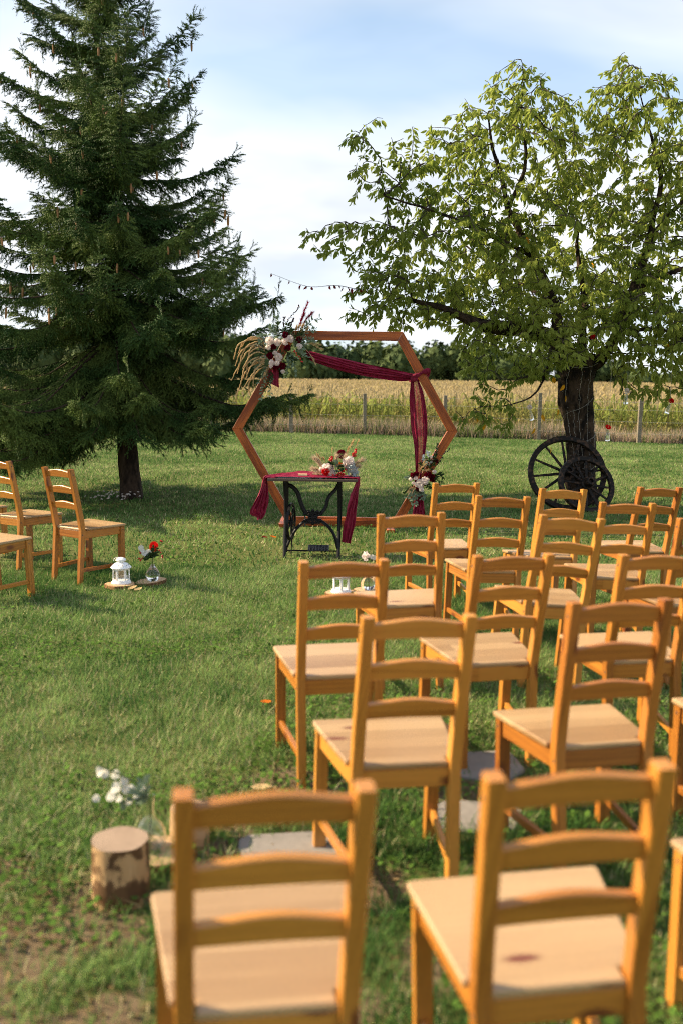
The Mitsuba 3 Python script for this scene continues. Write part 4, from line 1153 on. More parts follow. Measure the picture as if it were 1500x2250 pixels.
for p0, p1 in [((-.45, 1.95), (-.237, 1.885)), ((-.44, 1.93), (-.25, 1.93)), ((-.42, 1.90), (-.30, 1.737)), ((-.76, 1.76), (-.859, 1.574)), ((-.74, 1.74), (-.83, 1.62)), ((-.86, 1.75), (-.95, 1.73)), ((-.55, 2.02), (-.46, 2.13)), ((-.53, 2.0), (-.50, 2.12)), ((-.80, 1.80), (-.87, 1.74)), ((-.44, 2.02), (-.38, 2.10)), ((-.46, 2.05), (-.43, 2.13))]:
    plume(fa, (p0[0], FY - .04, p0[1]), (p1[0], FY - .08, p1[1]), 'm_straw', name='dried_grass', n=46, ln=.05, wd=.009, fan=.30, start=.45)
cloth_obj('ribbon', fa, 'm_cloth', [(-.80, 1.66), (-.80, 1.58), (-.79, 1.52)], [(-.69, 1.66), (-.69, 1.55), (-.685, 1.47)], 24, 16, FY - .045, .012, 3, 12)
for pts in ([(-.60, 2.12), (-.59, 2.2), (-.50, 2.29), (-.475, 2.35)], [(-.63, 2.08), (-.64, 2.17), (-.63, 2.23)], [(-.58, 2.1), (-.55, 2.17), (-.53, 2.21)]):
    c = curve([(x, FY - .05, z_) for x, z_ in pts], 22)
    cluster(obj('berry_twig', cat(tube(c, .0015, 4), *[xf(ico(.0075, 1), mov(*(p + rng.normal(0, .004, 3)))) for p in c[5:]]), 'm_dark_berry', fa, smooth=True))
cluster(obj('berry_twig', cat(*[xf(ico(.009, 1), mov(-.525 + .012 * k + rng.normal(0, .006), FY - .09, 1.875 - .016 * k + rng.normal(0, .006))) for k in range(9)]), 'm_berry', fa, smooth=True))
cluster(obj('berry_twig', cat(*[xf(ico(.008, 1), mov(-.90 + rng.normal(0, .035), FY - .06, 1.90 + rng.normal(0, .035))) for k in range(26)]), 'm_dark_berry', fa, smooth=True))

for _ in range(22):
    x = rng.uniform(-.86, -.44); z_ = 1.84 + .30 * (x + .66) + rng.normal(0, .10); a = rng.uniform(0, 6.28); l = rng.uniform(.08, .15)
    sprig(fa, (x, FY - .0, z_), (x + l * math.cos(a), FY - rng.uniform(.02, .10), z_ + l * math.sin(a)), ['m_eucalyptus', 'm_dark_leaf', 'm_eucalyptus'][int(rng.integers(0, 3))], n=7, ln=.045, wd=.021)
# --- arrangement on the lower right beam
fb = thing('flower_arrangement', 'smaller flower arrangement tied to the lower right beam of the arch', 'flowers')
for x, z_, r in [(.799, .513, .026), (.90, .489, .050), (.84, .448, .052), (.744, .498, .024), (1.003, .581, .026), (.867, .388, .030), (.964, .747, .018), (.775, .458, .022)]:
    rose(fb, (x, FY - .10 - .02 * rng.uniform(), z_), r, 'm_white_petal')
for x, z_, r in [(.773, .533, .045), (.939, .54, .050), (.975, .515, .048), (1.02, .70, .030), (.827, .387, .030), (.862, .357, .024), (.81, .56, .03)]:
    rose(fb, (x, FY - .08, z_), r, 'm_burgundy_petal', label='dark burgundy rose')
for p0, p1, mat, n, ln_, wd_ in [((.84, .40), (.753, .321), 'm_eucalyptus', 9, .042, .022), ((.86, .39), (.87, .29), 'm_eucalyptus', 9, .042, .024), ((.84, .38), (.71, .29), 'm_eucalyptus', 10, .042, .022), ((.82, .36), (.80, .22), 'm_eucalyptus', 9, .042, .02),
    ((.84, .36), (.90, .31), 'm_eucalyptus', 8, .042, .024), ((.82, .34), (.76, .24), 'm_eucalyptus', 9, .042, .022), ((.80, .42), (.70, .345), 'm_dark_leaf', 9, .04, .018), ((.94, .58), (1.045, .702), 'm_dark_leaf', 11, .04, .018), ((.97, .62), (1.02, .76), 'm_dark_leaf', 10, .04, .018),
    ((1.0, .55), (1.09, .53), 'm_dark_leaf', 9, .055, .018), ((1.0, .54), (1.075, .45), 'm_dark_leaf', 9, .055, .018), ((.98, .52), (1.04, .42), 'm_dark_leaf', 7, .05, .018), ((.94, .60), (.93, .72), 'm_dark_leaf', 9, .04, .018), ((.76, .52), (.69, .50), 'm_eucalyptus', 7, .04, .022),
    ((1.0, .68), (1.04, .88), 'm_dark_leaf', 12, .03, .014), ((.96, .62), (.93, .80), 'm_blue_grey', 10, .035, .02), ((.92, .62), (.87, .74), 'm_blue_grey', 9, .035, .02), ((.90, .46), (.95, .40), 'm_dark_leaf', 8, .045, .02), ((.90, .58), (.86, .67), 'm_dark_leaf', 9, .04, .018)]:
    sprig(fb, (p0[0], FY - .03, p0[1]), (p1[0], FY - rng.uniform(.03, .12), p1[1]), mat, n=n, ln=ln_, wd=wd_)
for p0, p1 in [((.80, .56), (.73, .60)), ((.84, .56), (.93, .60)), ((.85, .58), (.90, .66)), ((.80, .44), (.72, .36)), ((.82, .44), (.77, .36)), ((.83, .57), (.87, .63)), ((.86, .63), (.90, .70))]:
    plume(fb, (p0[0], FY - .06, p0[1]), (p1[0], FY - .11, p1[1]), 'm_straw', name='dried_grass', n=40, ln=.04, wd=.009, fan=.32, start=.35)
for pts in ([(1.0, .62), (1.06, .70), (1.10, .78), (1.165, .83)], [(1.0, .72), (1.02, .80), (1.035, .90)], [(.96, .66), (1.0, .74), (1.0, .80)]):
    c = curve([(x, FY - .07, z_) for x, z_ in pts], 20)
    cluster(obj('berry_twig', cat(tube(c, .0015, 4), *[xf(ico(.007, 1), mov(*(p + rng.normal(0, .006, 3)))) for p in c[3:]]), 'm_dark_berry', fb, smooth=True))

# ---------------------------------------------------------------- sewing-machine table
tb = thing('iron_table', 'small table on a black cast iron treadle sewing machine base', 'table')
TY = 9.12
obj('tabletop', box((-.672, 8.935, .657), (.142, 9.345, .680), .003), 'm_tabletop', tb, smooth=30)
for sx, x0 in (('l', -.512), ('r', -.020)):
    S = lambda pts, r, n=8, fl=.75: tube(curve([(x0 + dx, TY + dy, z_) for dx, dy, z_ in pts], 18), r, n, flat=fl)
    fr = cat(S([(0, -.105, .655), (.004, -.075, .50), (.004, -.06, .36), (0, -.085, .20), (-.004, -.165, -.055)], np.linspace(.026, .017, 18)),
             S([(0, .105, .655), (.004, .075, .50), (.004, .06, .36), (0, .085, .20), (-.002, .165, -.055)], np.linspace(.026, .017, 18)),
             S([(0, -.15, .648), (0, .15, .648)], .014), S([(0, -.08, .22), (0, 0, .27), (0, .08, .22)], .010), S([(0, -.10, .08), (0, 0, .03), (0, .10, .08)], .010),
             S([(0, -.07, .48), (0, .02, .42), (0, -.02, .34), (0, .06, .27)], .010), S([(0, .07, .48), (0, -.02, .42), (0, .02, .34), (0, -.06, .27)], .010),
             S([(0, -.09, .62), (0, 0, .54), (0, .09, .62)], .010))
    obj('side_frame', fr, 'm_iron', tb, smooth=50)
cz_ = TY - .01
br = lambda pts, r=.0135: tube(curve([(x, cz_, z_) for x, z_ in pts], 30), r, 8, flat=1.5)
obj('brace', cat(br([(-.505, .606), (-.455, .590), (-.405, .535), (-.378, .45), (-.352, .385), (-.318, .345), (-.262, .322)], .0135), br([(-.025, .625), (-.058, .565), (-.105, .515), (-.130, .47), (-.142, .41), (-.175, .36), (-.205, .338), (-.262, .322)], .0135)), 'm_iron', tb, smooth=50)
obj('brace', br([(-.505, .02), (-.468, .11), (-.42, .19), (-.36, .255), (-.29, .285), (-.23, .285), (-.165, .258), (-.105, .205), (-.06, .13), (-.03, .02)], .0125), 'm_iron', tb, smooth=50)
med = [tube(np.array([(-.262 + .024 * math.cos(a0 + math.pi / 4) * 1.0 + .017 * math.cos(t), cz_ - .004, .305 + .024 * math.sin(a0 + math.pi / 4) + .017 * math.sin(t)) for t in np.linspace(0, 2 * np.pi, 15)]), .0068, 6) for a0 in (0, math.pi / 2, math.pi, 1.5 * math.pi)]
med += [xf(ico(.013, 1), mov(x, cz_, z_)) for x, z_ in ((-.262, .358), (-.294, .350), (-.230, .350), (-.322, .332), (-.202, .332), (-.318, .285), (-.206, .285), (-.262, .262))]
med += [xf(slab([(-.055, -.008), (.055, -.008), (.055, .008), (-.055, .008)], -.006, .006), XZ), ]
med[-1] = xf(med[-1], mov(-.262, cz_, .345)); med.append(xf(xf(slab([(-.055, -.008), (.055, -.008), (.055, .008), (-.055, .008)], -.006, .006), XZ), mov(-.262, cz_, .268)))
obj('medallion', xf(cat(*med), mov(-.262, cz_ - .012, .305) @ scl(1.25, 1.3, 1.25) @ mov(.262, -cz_, -.305)), 'm_iron', tb, smooth=40)
fm = mov(-.463, TY + .0, .262) @ rot([0, 0, 1], -9) @ rot([0, 1, 0], 90)
obj('flywheel', cat(lathe([(.158, -.010), (.176, -.010), (.176, .010), (.158, .010), (.158, -.010)][::1], 40), lathe([(0, -.02), (.022, -.02), (.022, .02), (0, .02)], 14), *[tube([(.015 * math.cos(a), .015 * math.sin(a), 0), (.163 * math.cos(a), .163 * math.sin(a), 0)], .008, 6) for a in np.arange(5) * 2 * np.pi / 5]), 'm_iron', tb, smooth=40, to=fm)
obj('rod', tube([(-.445, TY - .05, .33), (-.452, TY - .06, .12), (-.458, TY - .07, -.03)], .006, 6), 'm_iron', tb)
obj('crossbar', tube([(-.505, TY - .03, -.004), (-.02, TY - .03, -.004)], .0075, 6), 'm_iron', tb)
pd = [box((-.305, TY - .13, .004), (-.297, TY + .06, .014)), box((-.118, TY - .13, .004), (-.110, TY + .06, .014))]
pd += [box((-.297, TY - .13 + .026 * k, .005), (-.118, TY - .13 + .026 * k + .008, .013)) for k in range(8)] + [box((-.29 + .028 * k, TY - .122, .0062), (-.282 + .028 * k, TY + .052, .0118)) for k in range(7)]
obj('treadle', cat(*pd), 'm_iron', tb, to=mov(0, 0, .018) @ mov(-.2, TY, 0) @ rot([1, 0, 0], 6) @ mov(.2, -TY, 0))

rn = uid('table_runner')
tag(rn, 'crinkled burgundy cloth lying along the iron table and hanging over both ends', 'table runner')
tops = cloth([(-.690, 8.955, .690), (-.55, 8.965, .700), (-.35, 8.955, .698), (-.15, 8.96, .697), (.02, 8.965, .694), (.148, 8.96, .690)], [(-.690, 9.10, .690), (-.52, 9.19, .712), (-.36, 9.22, .722), (-.2, 9.19, .712), (-.02, 9.15, .698), (.148, 9.10, .692)], 80, 34, 0, .006, 5, 21)
lefts = cloth([(-.682, 8.965, .694), (-.700, 8.965, .672), (-.735, 8.965, .57), (-.790, 8.96, .46), (-.830, 8.955, .362), (-.77, 8.96, .33), (-.752, 8.96, .300)], [(-.682, 9.10, .694), (-.692, 9.08, .672), (-.676, 9.04, .57), (-.670, 9.02, .46), (-.684, 9.02, .40), (-.70, 9.01, .36), (-.735, 9.0, .305)], 60, 30, 0, .013, 3.5, 22)
rights = cloth([(.142, 8.965, .694), (.146, 8.965, .672), (.098, 8.96, .56), (.050, 8.955, .42), (.014, 8.95, .26), (-.004, 8.95, .105)], [(.142, 9.10, .694), (.152, 9.08, .672), (.152, 9.05, .56), (.140, 9.03, .42), (.122, 9.01, .26), (.085, 9.0, .085)], 60, 30, 0, .013, 3.5, 23)
put(rn, mikit.ply(cat(tops[0], lefts[0], rights[0]), 'm_cloth', smooth=True, uv=np.vstack([tops[1], lefts[1], rights[1]])))
tag(obj('booklet', box((-.395, 8.975, .703), (-.312, 9.015, .721), .002), 'm_book'), 'small tan booklet lying on the burgundy table runner', 'booklet')

bq = thing('bouquet', 'loose bouquet of red, white and dried flowers lying on the iron table', 'bouquet')
BY = 9.13
for x, z_, r in [(-.14, .775, .042), (-.089, .725, .036), (.062, .842, .044), (-.105, .775, .03), (.04, .81, .034), (-.115, .70, .026), (.085, .79, .03), (-.19, .76, .02), (-.06, .69, .024), (.12, .745, .022)]: rose(bq, (x, BY - .09 + rng.uniform(-.01, .01), z_), r * 1.22, 'm_white_petal')
rose(bq, (-.146, BY - .11, .738), .042, 'm_red_petal', label='bright red rose')
k = obj('dahlia', gerbera(.048, 24, .5), 'm_burgundy_petal', bq, to=aim((-.006, BY - .03, .895), (-.05, BY - 1, 1.1))); labels[k] = {'label': 'dark burgundy dahlia'}
for x, z_, h in [(-.095, .80, .10), (.095, .86, .11)]:
    s_ = (0.15 if x > 0 else 0.02)
    c = [(x + s_ * t * .25 + rng.normal(0, .012 * (1.2 - t)), BY - .04 + rng.normal(0, .012), z_ + t * h) for t in np.linspace(0, .75, 34)]
    cluster(obj('berry_spike', cat(*[xf(ico(.0075, 1), mov(*p)) for p in c]), 'm_berry', bq, smooth=True))
    plume(bq, (x + s_ * .05, BY - .04, z_ + .04), (x + s_ * .35, BY - .04, z_ + h * 1.45), 'm_straw', name='dried_grass', n=40, ln=.03, wd=.006, fan=.2, start=.5)
cluster(obj('berry_spike', cat(*[xf(ico(.0095, 1), mov(-.045 + rng.normal(0, .035), BY - .10 + rng.normal(0, .02), .705 + rng.normal(0, .014))) for k in range(34)]), 'm_berry', bq, smooth=True))
cluster(obj('berry_spike', cat(*[xf(ico(.0085, 1), mov(-.002 + rng.normal(0, .02), BY - .09 + rng.normal(0, .02), .745 + rng.normal(0, .02))) for k in range(20)]), 'm_berry', bq, smooth=True))
cluster(obj('orange_flower', cat(*[xf(ico(.0085, 1), mov(-.012 + rng.normal(0, .024), BY - .07 + rng.normal(0, .015), .808 + rng.normal(0, .013))) for k in range(30)]), 'm_orange_petal', bq, smooth=True))
for a, b, n, fan in [((-.15, .72), (-.245, .85), 240, .42), ((-.15, .71), (-.26, .76), 200, .4), ((-.16, .70), (-.24, .70), 160, .4), ((.06, .75), (.175, .84), 220, .4), ((.06, .73), (.15, .78), 160, .4), ((.05, .70), (.11, .69), 140, .45), ((-.06, .75), (-.05, .87), 140, .35), ((.0, .80), (.03, .87), 120, .4)]:
    plume(bq, (a[0], BY - .04, a[1]), (b[0], BY - .06 + rng.normal(0, .03), b[1]), 'm_pampas', name='pampas_plume', n=int(n * 1.5), ln=.066, wd=.0055, fan=fan)
for a, b in [((.04, .87), (.105, 1.03)), ((.03, .86), (.06, .965)), ((-.16, .78), (-.225, .895)), ((-.12, .69), (-.17, .675)), ((.07, .73), (.13, .70)), ((-.11, .71), (-.13, .67)), ((-.15, .82), (-.17, .86))]:
    plume(bq, (a[0], BY - .06, a[1]), (b[0], BY - .10, b[1]), 'm_straw', name='dried_grass', n=50, ln=.035, wd=.008, fan=.3, start=.4)
for a, b, mat, n, l_, w_ in [((-.06, .74), (-.045, .80), 'm_eucalyptus', 3, .055, .04), ((.03, .75), (.12, .76), 'm_blue_grey', 14, .04, .010), ((.03, .73), (.11, .72), 'm_blue_grey', 14, .04, .010), ((.02, .77), (.10, .80), 'm_blue_grey', 10, .035, .012), ((-.08, .78), (-.09, .82), 'm_dark_leaf', 7, .04, .02), ((-.02, .73), (-.01, .79), 'm_dark_leaf', 6, .04, .02), ((.09, .72), (.14, .72), 'm_blue_grey', 10, .04, .01)]:
    sprig(bq, (a[0], BY - .07, a[1]), (b[0], BY - .11, b[1]), mat, n=n, ln=l_, wd=w_)

# ---------------------------------------------------------------- lanterns, vases, log pieces
def wood_slice(label, x, y, R, t, tilt, seed, long=1.0, group=None):
    w = thing('wood_slice', label, 'wood slice', group)
    q = np.random.default_rng(seed); a = np.arange(40) * 2 * np.pi / 40; ph = q.uniform(0, 6, 4)
    k = 1 + .05 * np.sin(2 * a + ph[0]) + .035 * np.sin(5 * a + ph[1]) + .02 * np.sin(9 * a + ph[2])
    poly = np.stack([R * long * k * np.cos(a), R * k * np.sin(a)], -1)
    m = mov(x, y, float(height(x, y)) + .012) @ rot([1, 0, 0], tilt[0]) @ rot([0, 1, 0], tilt[1]) @ rot([0, 0, 1], tilt[2])
    obj('bark', slab(poly, 0, t - .002, .002), 'm_slice_bark', w, smooth=40, to=m)
    v, f = slab(poly * .955, t - .003, t, 0)
    key = uid(f'{w}__cut_face'); put(key, mikit.ply((v, f), 'm_slice', uv=v[:, :2]), m)
    return w


def log_piece(label, x, y, R, h, mat_side, tilt=(0, 0), seed=0, face='m_slice'):
    w = thing('log', label, 'log'); q = np.random.default_rng(seed); ph = q.uniform(0, 6, 4)
    wob = lambda pr, th: 1 + .035 * np.sin(2 * th + ph[0])[None] + .02 * np.sin(5 * th + ph[1])[None] + .012 * np.sin(9 * th + 8 * pr[:, 1:2] / h)
    zz = np.linspace(0, h, 9)
    m = mov(x, y, float(height(x, y)) - .004) @ rot([1, 0, 0], tilt[0]) @ rot([0, 1, 0], tilt[1])
    obj('bark', lathe([(0, 0)] + [(R * (1.02 - .03 * z_ / h), z_) for z_ in zz], 40, lambda pr, th: np.where(pr[:, :1] > 0, wob(pr, th), 1)), mat_side, w, smooth=40, to=m)
    pr = np.array([(R * .985, h), (0, h + .001)]); v, f = lathe(pr, 40, lambda p_, th: np.where(p_[:, :1] > 0, wob(np.array([[R, h]]), th), 1))
    key = uid(f'{w}__cut_face'); put(key, mikit.ply((v, f), face, uv=v[:, :2]), m)
    return m


def lantern(label, x, y, z, H=.195, R=.066, turn=10):
    l = thing('lantern', label, 'lantern', None)
    m = mov(x, y, z) @ rot([0, 0, 1], turn)
    obj('base', lathe([(0, 0), (R * 1.14, 0), (R * 1.16, .005), (R * 1.10, .014), (R, .024), (R * .98, .026), (0, .026)], 36), 'm_white_metal', l, smooth=35, to=m)
    zt = H * .615
    for k in range(6):
        a = k * math.pi / 3; p = (R * .93 * math.cos(a), R * .93 * math.sin(a))
        obj('post', xf(box((-.0045, -.0065, .024), (.0045, .0065, zt)), mov(p[0], p[1], 0) @ rot([0, 0, 1], math.degrees(a))), 'm_white_metal', l, to=m)
        b = a + math.pi / 3; q = (R * .93 * math.cos(b), R * .93 * math.sin(b)); mx, my = (p[0] + q[0]) / 2 * .97, (p[1] + q[1]) / 2 * .97
        hw = R * .93 * .5 - .007
        obj('pane', xf((np.array([[0, -hw, .027], [0, hw, .027], [0, hw, zt - .003], [0, -hw, zt - .003]]), np.array([[0, 1, 2], [0, 2, 3]])), mov(mx, my, 0) @ rot([0, 0, 1], math.degrees(a + math.pi / 6))), 'm_pane', l, to=m)
    obj('ring', lathe([(R * .90, zt - .012), (R * 1.0, zt - .012), (R * 1.0, zt), (R * .90, zt), (R * .90, zt - .012)], 36), 'm_white_metal', l, smooth=35, to=m)
    zr = zt
    obj('roof', lathe([(0, zr - .001), (R * 1.16, zr - .001), (R * 1.20, zr + .003), (R * 1.16, zr + .008), (R * .98, zr + .022), (R * .72, zr + .036), (R * .46, zr + .043), (R * .40, zr + .046), (R * .38, zr + .054), (R * .60, zr + .057), (R * .58, zr + .066), (R * .40, zr + .076), (R * .16, zr + .082), (0, zr + .083)], 36), 'm_white_metal', l, smooth=35, to=m)
    hs = [xf(lathe([(0, -.001), (.0032, -.001), (.0032, .0012), (0, .0012)], 8), mov(R * .93 * math.cos(a), R * .93 * math.sin(a), zr + .0262) @ rot([-math.sin(a), math.cos(a), 0], 38)) for a in np.arange(12) * math.pi / 6 + .26]
    k = obj('vent_holes', cat(*hs), 'm_dark_metal', l, to=m); labels[k] = {'kind': 'stuff'}
    obj('handle', tube(np.array([(R * .55 * math.cos(t) - R * .3, .006, zr + .058 + R * .36 * math.sin(t)) for t in np.linspace(-.3, math.pi + .3, 16)]), .002, 5), 'm_white_metal', l, smooth=50, to=m)
    return l


def bulb_vase(name, label, p, R, H, level, cat_='vase', m=None, group=None):
    """A thick round glass vase with water up to the neck, one solid of glass below the water line."""
    nk = R * .27
    out = [(0, 0), (R * .55, 0), (R * .80, R * .16), (R * .97, R * .55), (R, R * .85), (R * .93, R * 1.25), (R * .70, R * 1.68), (R * .42, R * 2.02), (nk, R * 2.35), (nk * .94, H * .80), (nk * 1.15, H * .94), (nk * 1.55, H)]
    c = curve([(r, 0, z_) for r, z_ in out], 40); c[:, 0] = np.maximum(c[:, 0], 0); c[0] = 0; pr = [(r, z_) for r, _, z_ in c]
    if level is None:
        inn = [(max(r - .0028, 0), max(z_, .006)) for r, z_ in pr[::-1] if r > .004]; return obj_tag(name, lathe(pr + inn + [(0, .006)], 32), 'm_glass', label, cat_, p, m, group)
    inn = [(nk * 1.42, H - .0005), (nk * 1.02, H * .94), (nk * .80, H * .80), (nk * .82, level)]
    return obj_tag(name, lathe(pr + inn + [(0, level)], 32), 'm_glass', label, cat_, p, m, group)


def obj_tag(name, mesh, mat, label, cat_, p, m=None, group=None, smooth=40):
    k = obj(name, mesh, mat, smooth=smooth, to=mov(*p) if m is None else m)
    return tag(k, label, cat_, group)


gz = lambda x, y: float(height(x, y))
# left of the aisle
wood_slice('round wood slice with bark rim under the left-hand lantern', -1.70, 7.53, .113, .030, (0, 0, 20), 1)
lantern('white metal lantern on a wood slice at the foot of the left-hand chair', -1.695, 7.55, gz(-1.70, 7.53) + .042)
wood_slice('tilted wood slice under the glass vase with the red gerbera', -1.49, 7.68, .098, .028, (3, -7, 0), 2, 1.2)
vx, vy, vz = -1.472, 7.66, gz(-1.49, 7.68) + .041
bulb_vase('glass_vase', 'round clear glass vase holding a red gerbera on the tilted wood slice', (vx, vy, vz), .054, .205, .125)
log_piece('pale upright log standing behind the left-hand lantern', -1.755, 7.80, .042, .150, 'm_slice', (0, -3), 4)
fl = thing('flower_posy', 'red gerbera with silvery leaves and red berries standing in the glass vase on the left', 'flowers')
top = np.array([vx + .015, vy - .01, vz + .275])
obj('stem', tube(curve([(vx + .005, vy, vz + .03), (vx, vy, vz + .16), top - [0, 0, .01]], 12), .0032, 6), 'm_stem', fl)
k = obj('gerbera', gerbera(.042, 24, .2), 'm_red_petal', fl, to=aim(top, top + [-.25, -1, .35])); labels[k] = {'label': 'bright red gerbera'}
obj('flower_eye', xf(ico(.010, 1), scl(1, 1, .5)), 'm_dark_leaf', fl, to=aim(top + [-.003, -.012, .006], top + [-.25, -1, .35]))
for x, z_, r in [(-.083, .265, .023), (-.07, .245, .018), (-.055, .225, .024), (-.035, .235, .02), (-.045, .205, .02), (-.022, .215, .018), (-.02, .23, .018)]:
    a = np.arange(10) * 2 * np.pi / 10
    obj('silver_leaf', (np.vstack([[0, 0, -.003], np.stack([r * np.cos(a), r * np.sin(a), .004 * np.sin(2 * a)], -1)]), np.array([[0, i + 1, (i + 1) % 10 + 1] for i in range(10)])), 'm_silver_leaf', fl, to=aim((vx + x, vy - .02 + rng.normal(0, .01), vz + z_), (vx + x + rng.normal(0, .4), vy - 1, vz + z_ + rng.uniform(.1, 1.2))))
for a, b in [((0, .19), (.05, .235)), ((0, .19), (-.03, .21)), ((0, .20), (.03, .26)), ((0, .18), (-.05, .19)), ((0, .19), (.02, .21))]:
    sprig(fl, (vx + a[0], vy, vz + a[1]), (vx + b[0], vy - .03, vz + b[1]), 'm_dark_leaf', n=5, ln=.035, wd=.018)
for tw in ([(0, .19), (-.06, .20), (-.095, .165)], [(0, .19), (-.05, .23), (-.09, .225)], [(0, .20), (.05, .24), (.07, .235)], [(0, .2), (.05, .3), (.068, .31)], [(0, .19), (.05, .22), (.068, .205)]):
    c = curve([(vx + x, vy - .01, vz + z_) for x, z_ in tw], 10); obj('twig', tube(c, .0012, 4), 'm_twig', fl)
    berries(fl, [c[-1] + rng.normal(0, .008, 3) for _ in range(2 if tw[2][0] > 0 else 4)], .0075, 'm_berry')
for x, y, a in ((-1.595, 7.36, 20), (-1.555, 7.33, 70)):
    pass
# right of the aisle
wood_slice('wood slice under the right-hand lantern, mostly hidden by chairs', .004, 7.31, .113, .030, (0, 0, 50), 6)
lantern('white metal lantern seen between the chair slats right of the aisle', .004, 7.31, gz(.004, 7.31) + .042, turn=34)
wood_slice('wood slice under the glass vase with the white rose', .205, 7.42, .10, .028, (0, 2, 0), 7, 1.1)
wx_, wy_, wz_ = .205, 7.42, gz(.205, 7.42) + .041
bulb_vase('glass_vase', 'round clear glass vase holding a white rose behind the chair slats', (wx_, wy_, wz_), .054, .205, .125)
log_piece('pale upright log beside the right-hand glass vase', .275, 7.52, .050, .125, 'm_slice', (0, 0), 9)
fw = thing('flower_posy', 'white rose with orange-red berries in the glass vase behind the chair slats', 'flowers')
obj('stem', tube(curve([(wx_ + .005, wy_, wz_ + .03), (wx_, wy_, wz_ + .17), (wx_ - .015, wy_, wz_ + .255)], 12), .0032, 6), 'm_stem', fw)
rose(fw, (wx_ - .018, wy_ - .01, wz_ + .262), .036, 'm_white_petal', (-.1, -.6, .8))
for x, z_, r in [(.03, .255, .02), (.045, .25, .018)]:
    a = np.arange(10) * 2 * np.pi / 10
    obj('silver_leaf', (np.vstack([[0, 0, -.003], np.stack([r * np.cos(a), r * np.sin(a), .004 * np.sin(2 * a)], -1)]), np.array([[0, i + 1, (i + 1) % 10 + 1] for i in range(10)])), 'm_silver_leaf', fw, to=aim((wx_ + x, wy_ - .01, wz_ + z_), (wx_ + x, wy_ - 1, wz_ + z_ + .3)))
for tw in ([(0, .14), (-.03, .15), (-.036, .138)], [(0, .14), (-.02, .16), (-.012, .148)]):
    c = curve([(wx_ + x, wy_ - .02, wz_ + z_) for x, z_ in tw], 10); obj('twig', tube(c, .0012, 4), 'm_twig', fw)
    berries(fw, [c[-1] + rng.normal(0, .009, 3) for _ in range(4)], .008, 'm_berry')
sprig(fw, (wx_, wy_, wz_ + .15), (wx_ + .05, wy_ - .02, wz_ + .16), 'm_dark_leaf', n=5, ln=.03, wd=.016)
# foreground left
log_piece('short bark-mottled log stump at the lower left, cut face up', -.658, 2.85, .083, .200, 'm_stump_side', (2, 0), 12, 'm_stump_face')
wood_slice('wood slice under the foreground glass vase, half behind the log stump', -.590, 3.09, .105, .028, (0, 0, 0), 14, 1.1)
fx_, fy_, fz_ = -.617, 3.10, gz(-.59, 3.09) + .040
bulb_vase('glass_vase', 'blurred round glass vase behind the log stump in the foreground', (fx_, fy_, fz_), .052, .185, None)
log_piece('pale upright log half hidden behind the nearest left chair', -.505, 3.22, .068, .135, 'm_slice', (0, 0), 15)
fp = thing('flower_posy', 'spray of silvery white round leaves leaning left out of the foreground vase', 'flowers')
c = curve([(fx_, fy_, fz_ + .03), (fx_ - .002, fy_, fz_ + .17), (fx_ - .05, fy_ - .01, fz_ + .235), (fx_ - .155, fy_ - .02, fz_ + .29)], 16)
obj('stem', tube(c, .0028, 6), 'm_stem', fp)
for x, z_, r in [(-.777, .328, .022), (-.760, .322, .020), (-.728, .312, .020), (-.719, .285, .024), (-.700, .292, .02), (-.690, .268, .020), (-.739, .248, .022), (-.682, .233, .018), (-.672, .275, .018), (-.785, .243, .016), (-.637, .275, .014), (-.655, .25, .018), (-.71, .245, .016)]:
    a = np.arange(12) * 2 * np.pi / 12
    obj('silver_leaf', (np.vstack([[0, 0, -.003], np.stack([.8 * r * np.cos(a), .8 * r * np.sin(a), .004 * np.sin(2 * a)], -1)]), np.array([[0, i + 1, (i + 1) % 12 + 1] for i in range(12)])), 'm_silver_leaf', fp, to=aim((x, fy_ - .02 + rng.normal(0, .01), z_), (x + rng.normal(-.3, .3), fy_ - 1, z_ + rng.uniform(.2, .9))))
for b in ((-.66, .26), (-.635, .30), (-.70, .225)):
    sprig(fp, (fx_ - .004, fy_, fz_ + .18), (b[0], fy_ - .02, b[1]), 'm_eucalyptus', n=5, ln=.03, wd=.018)

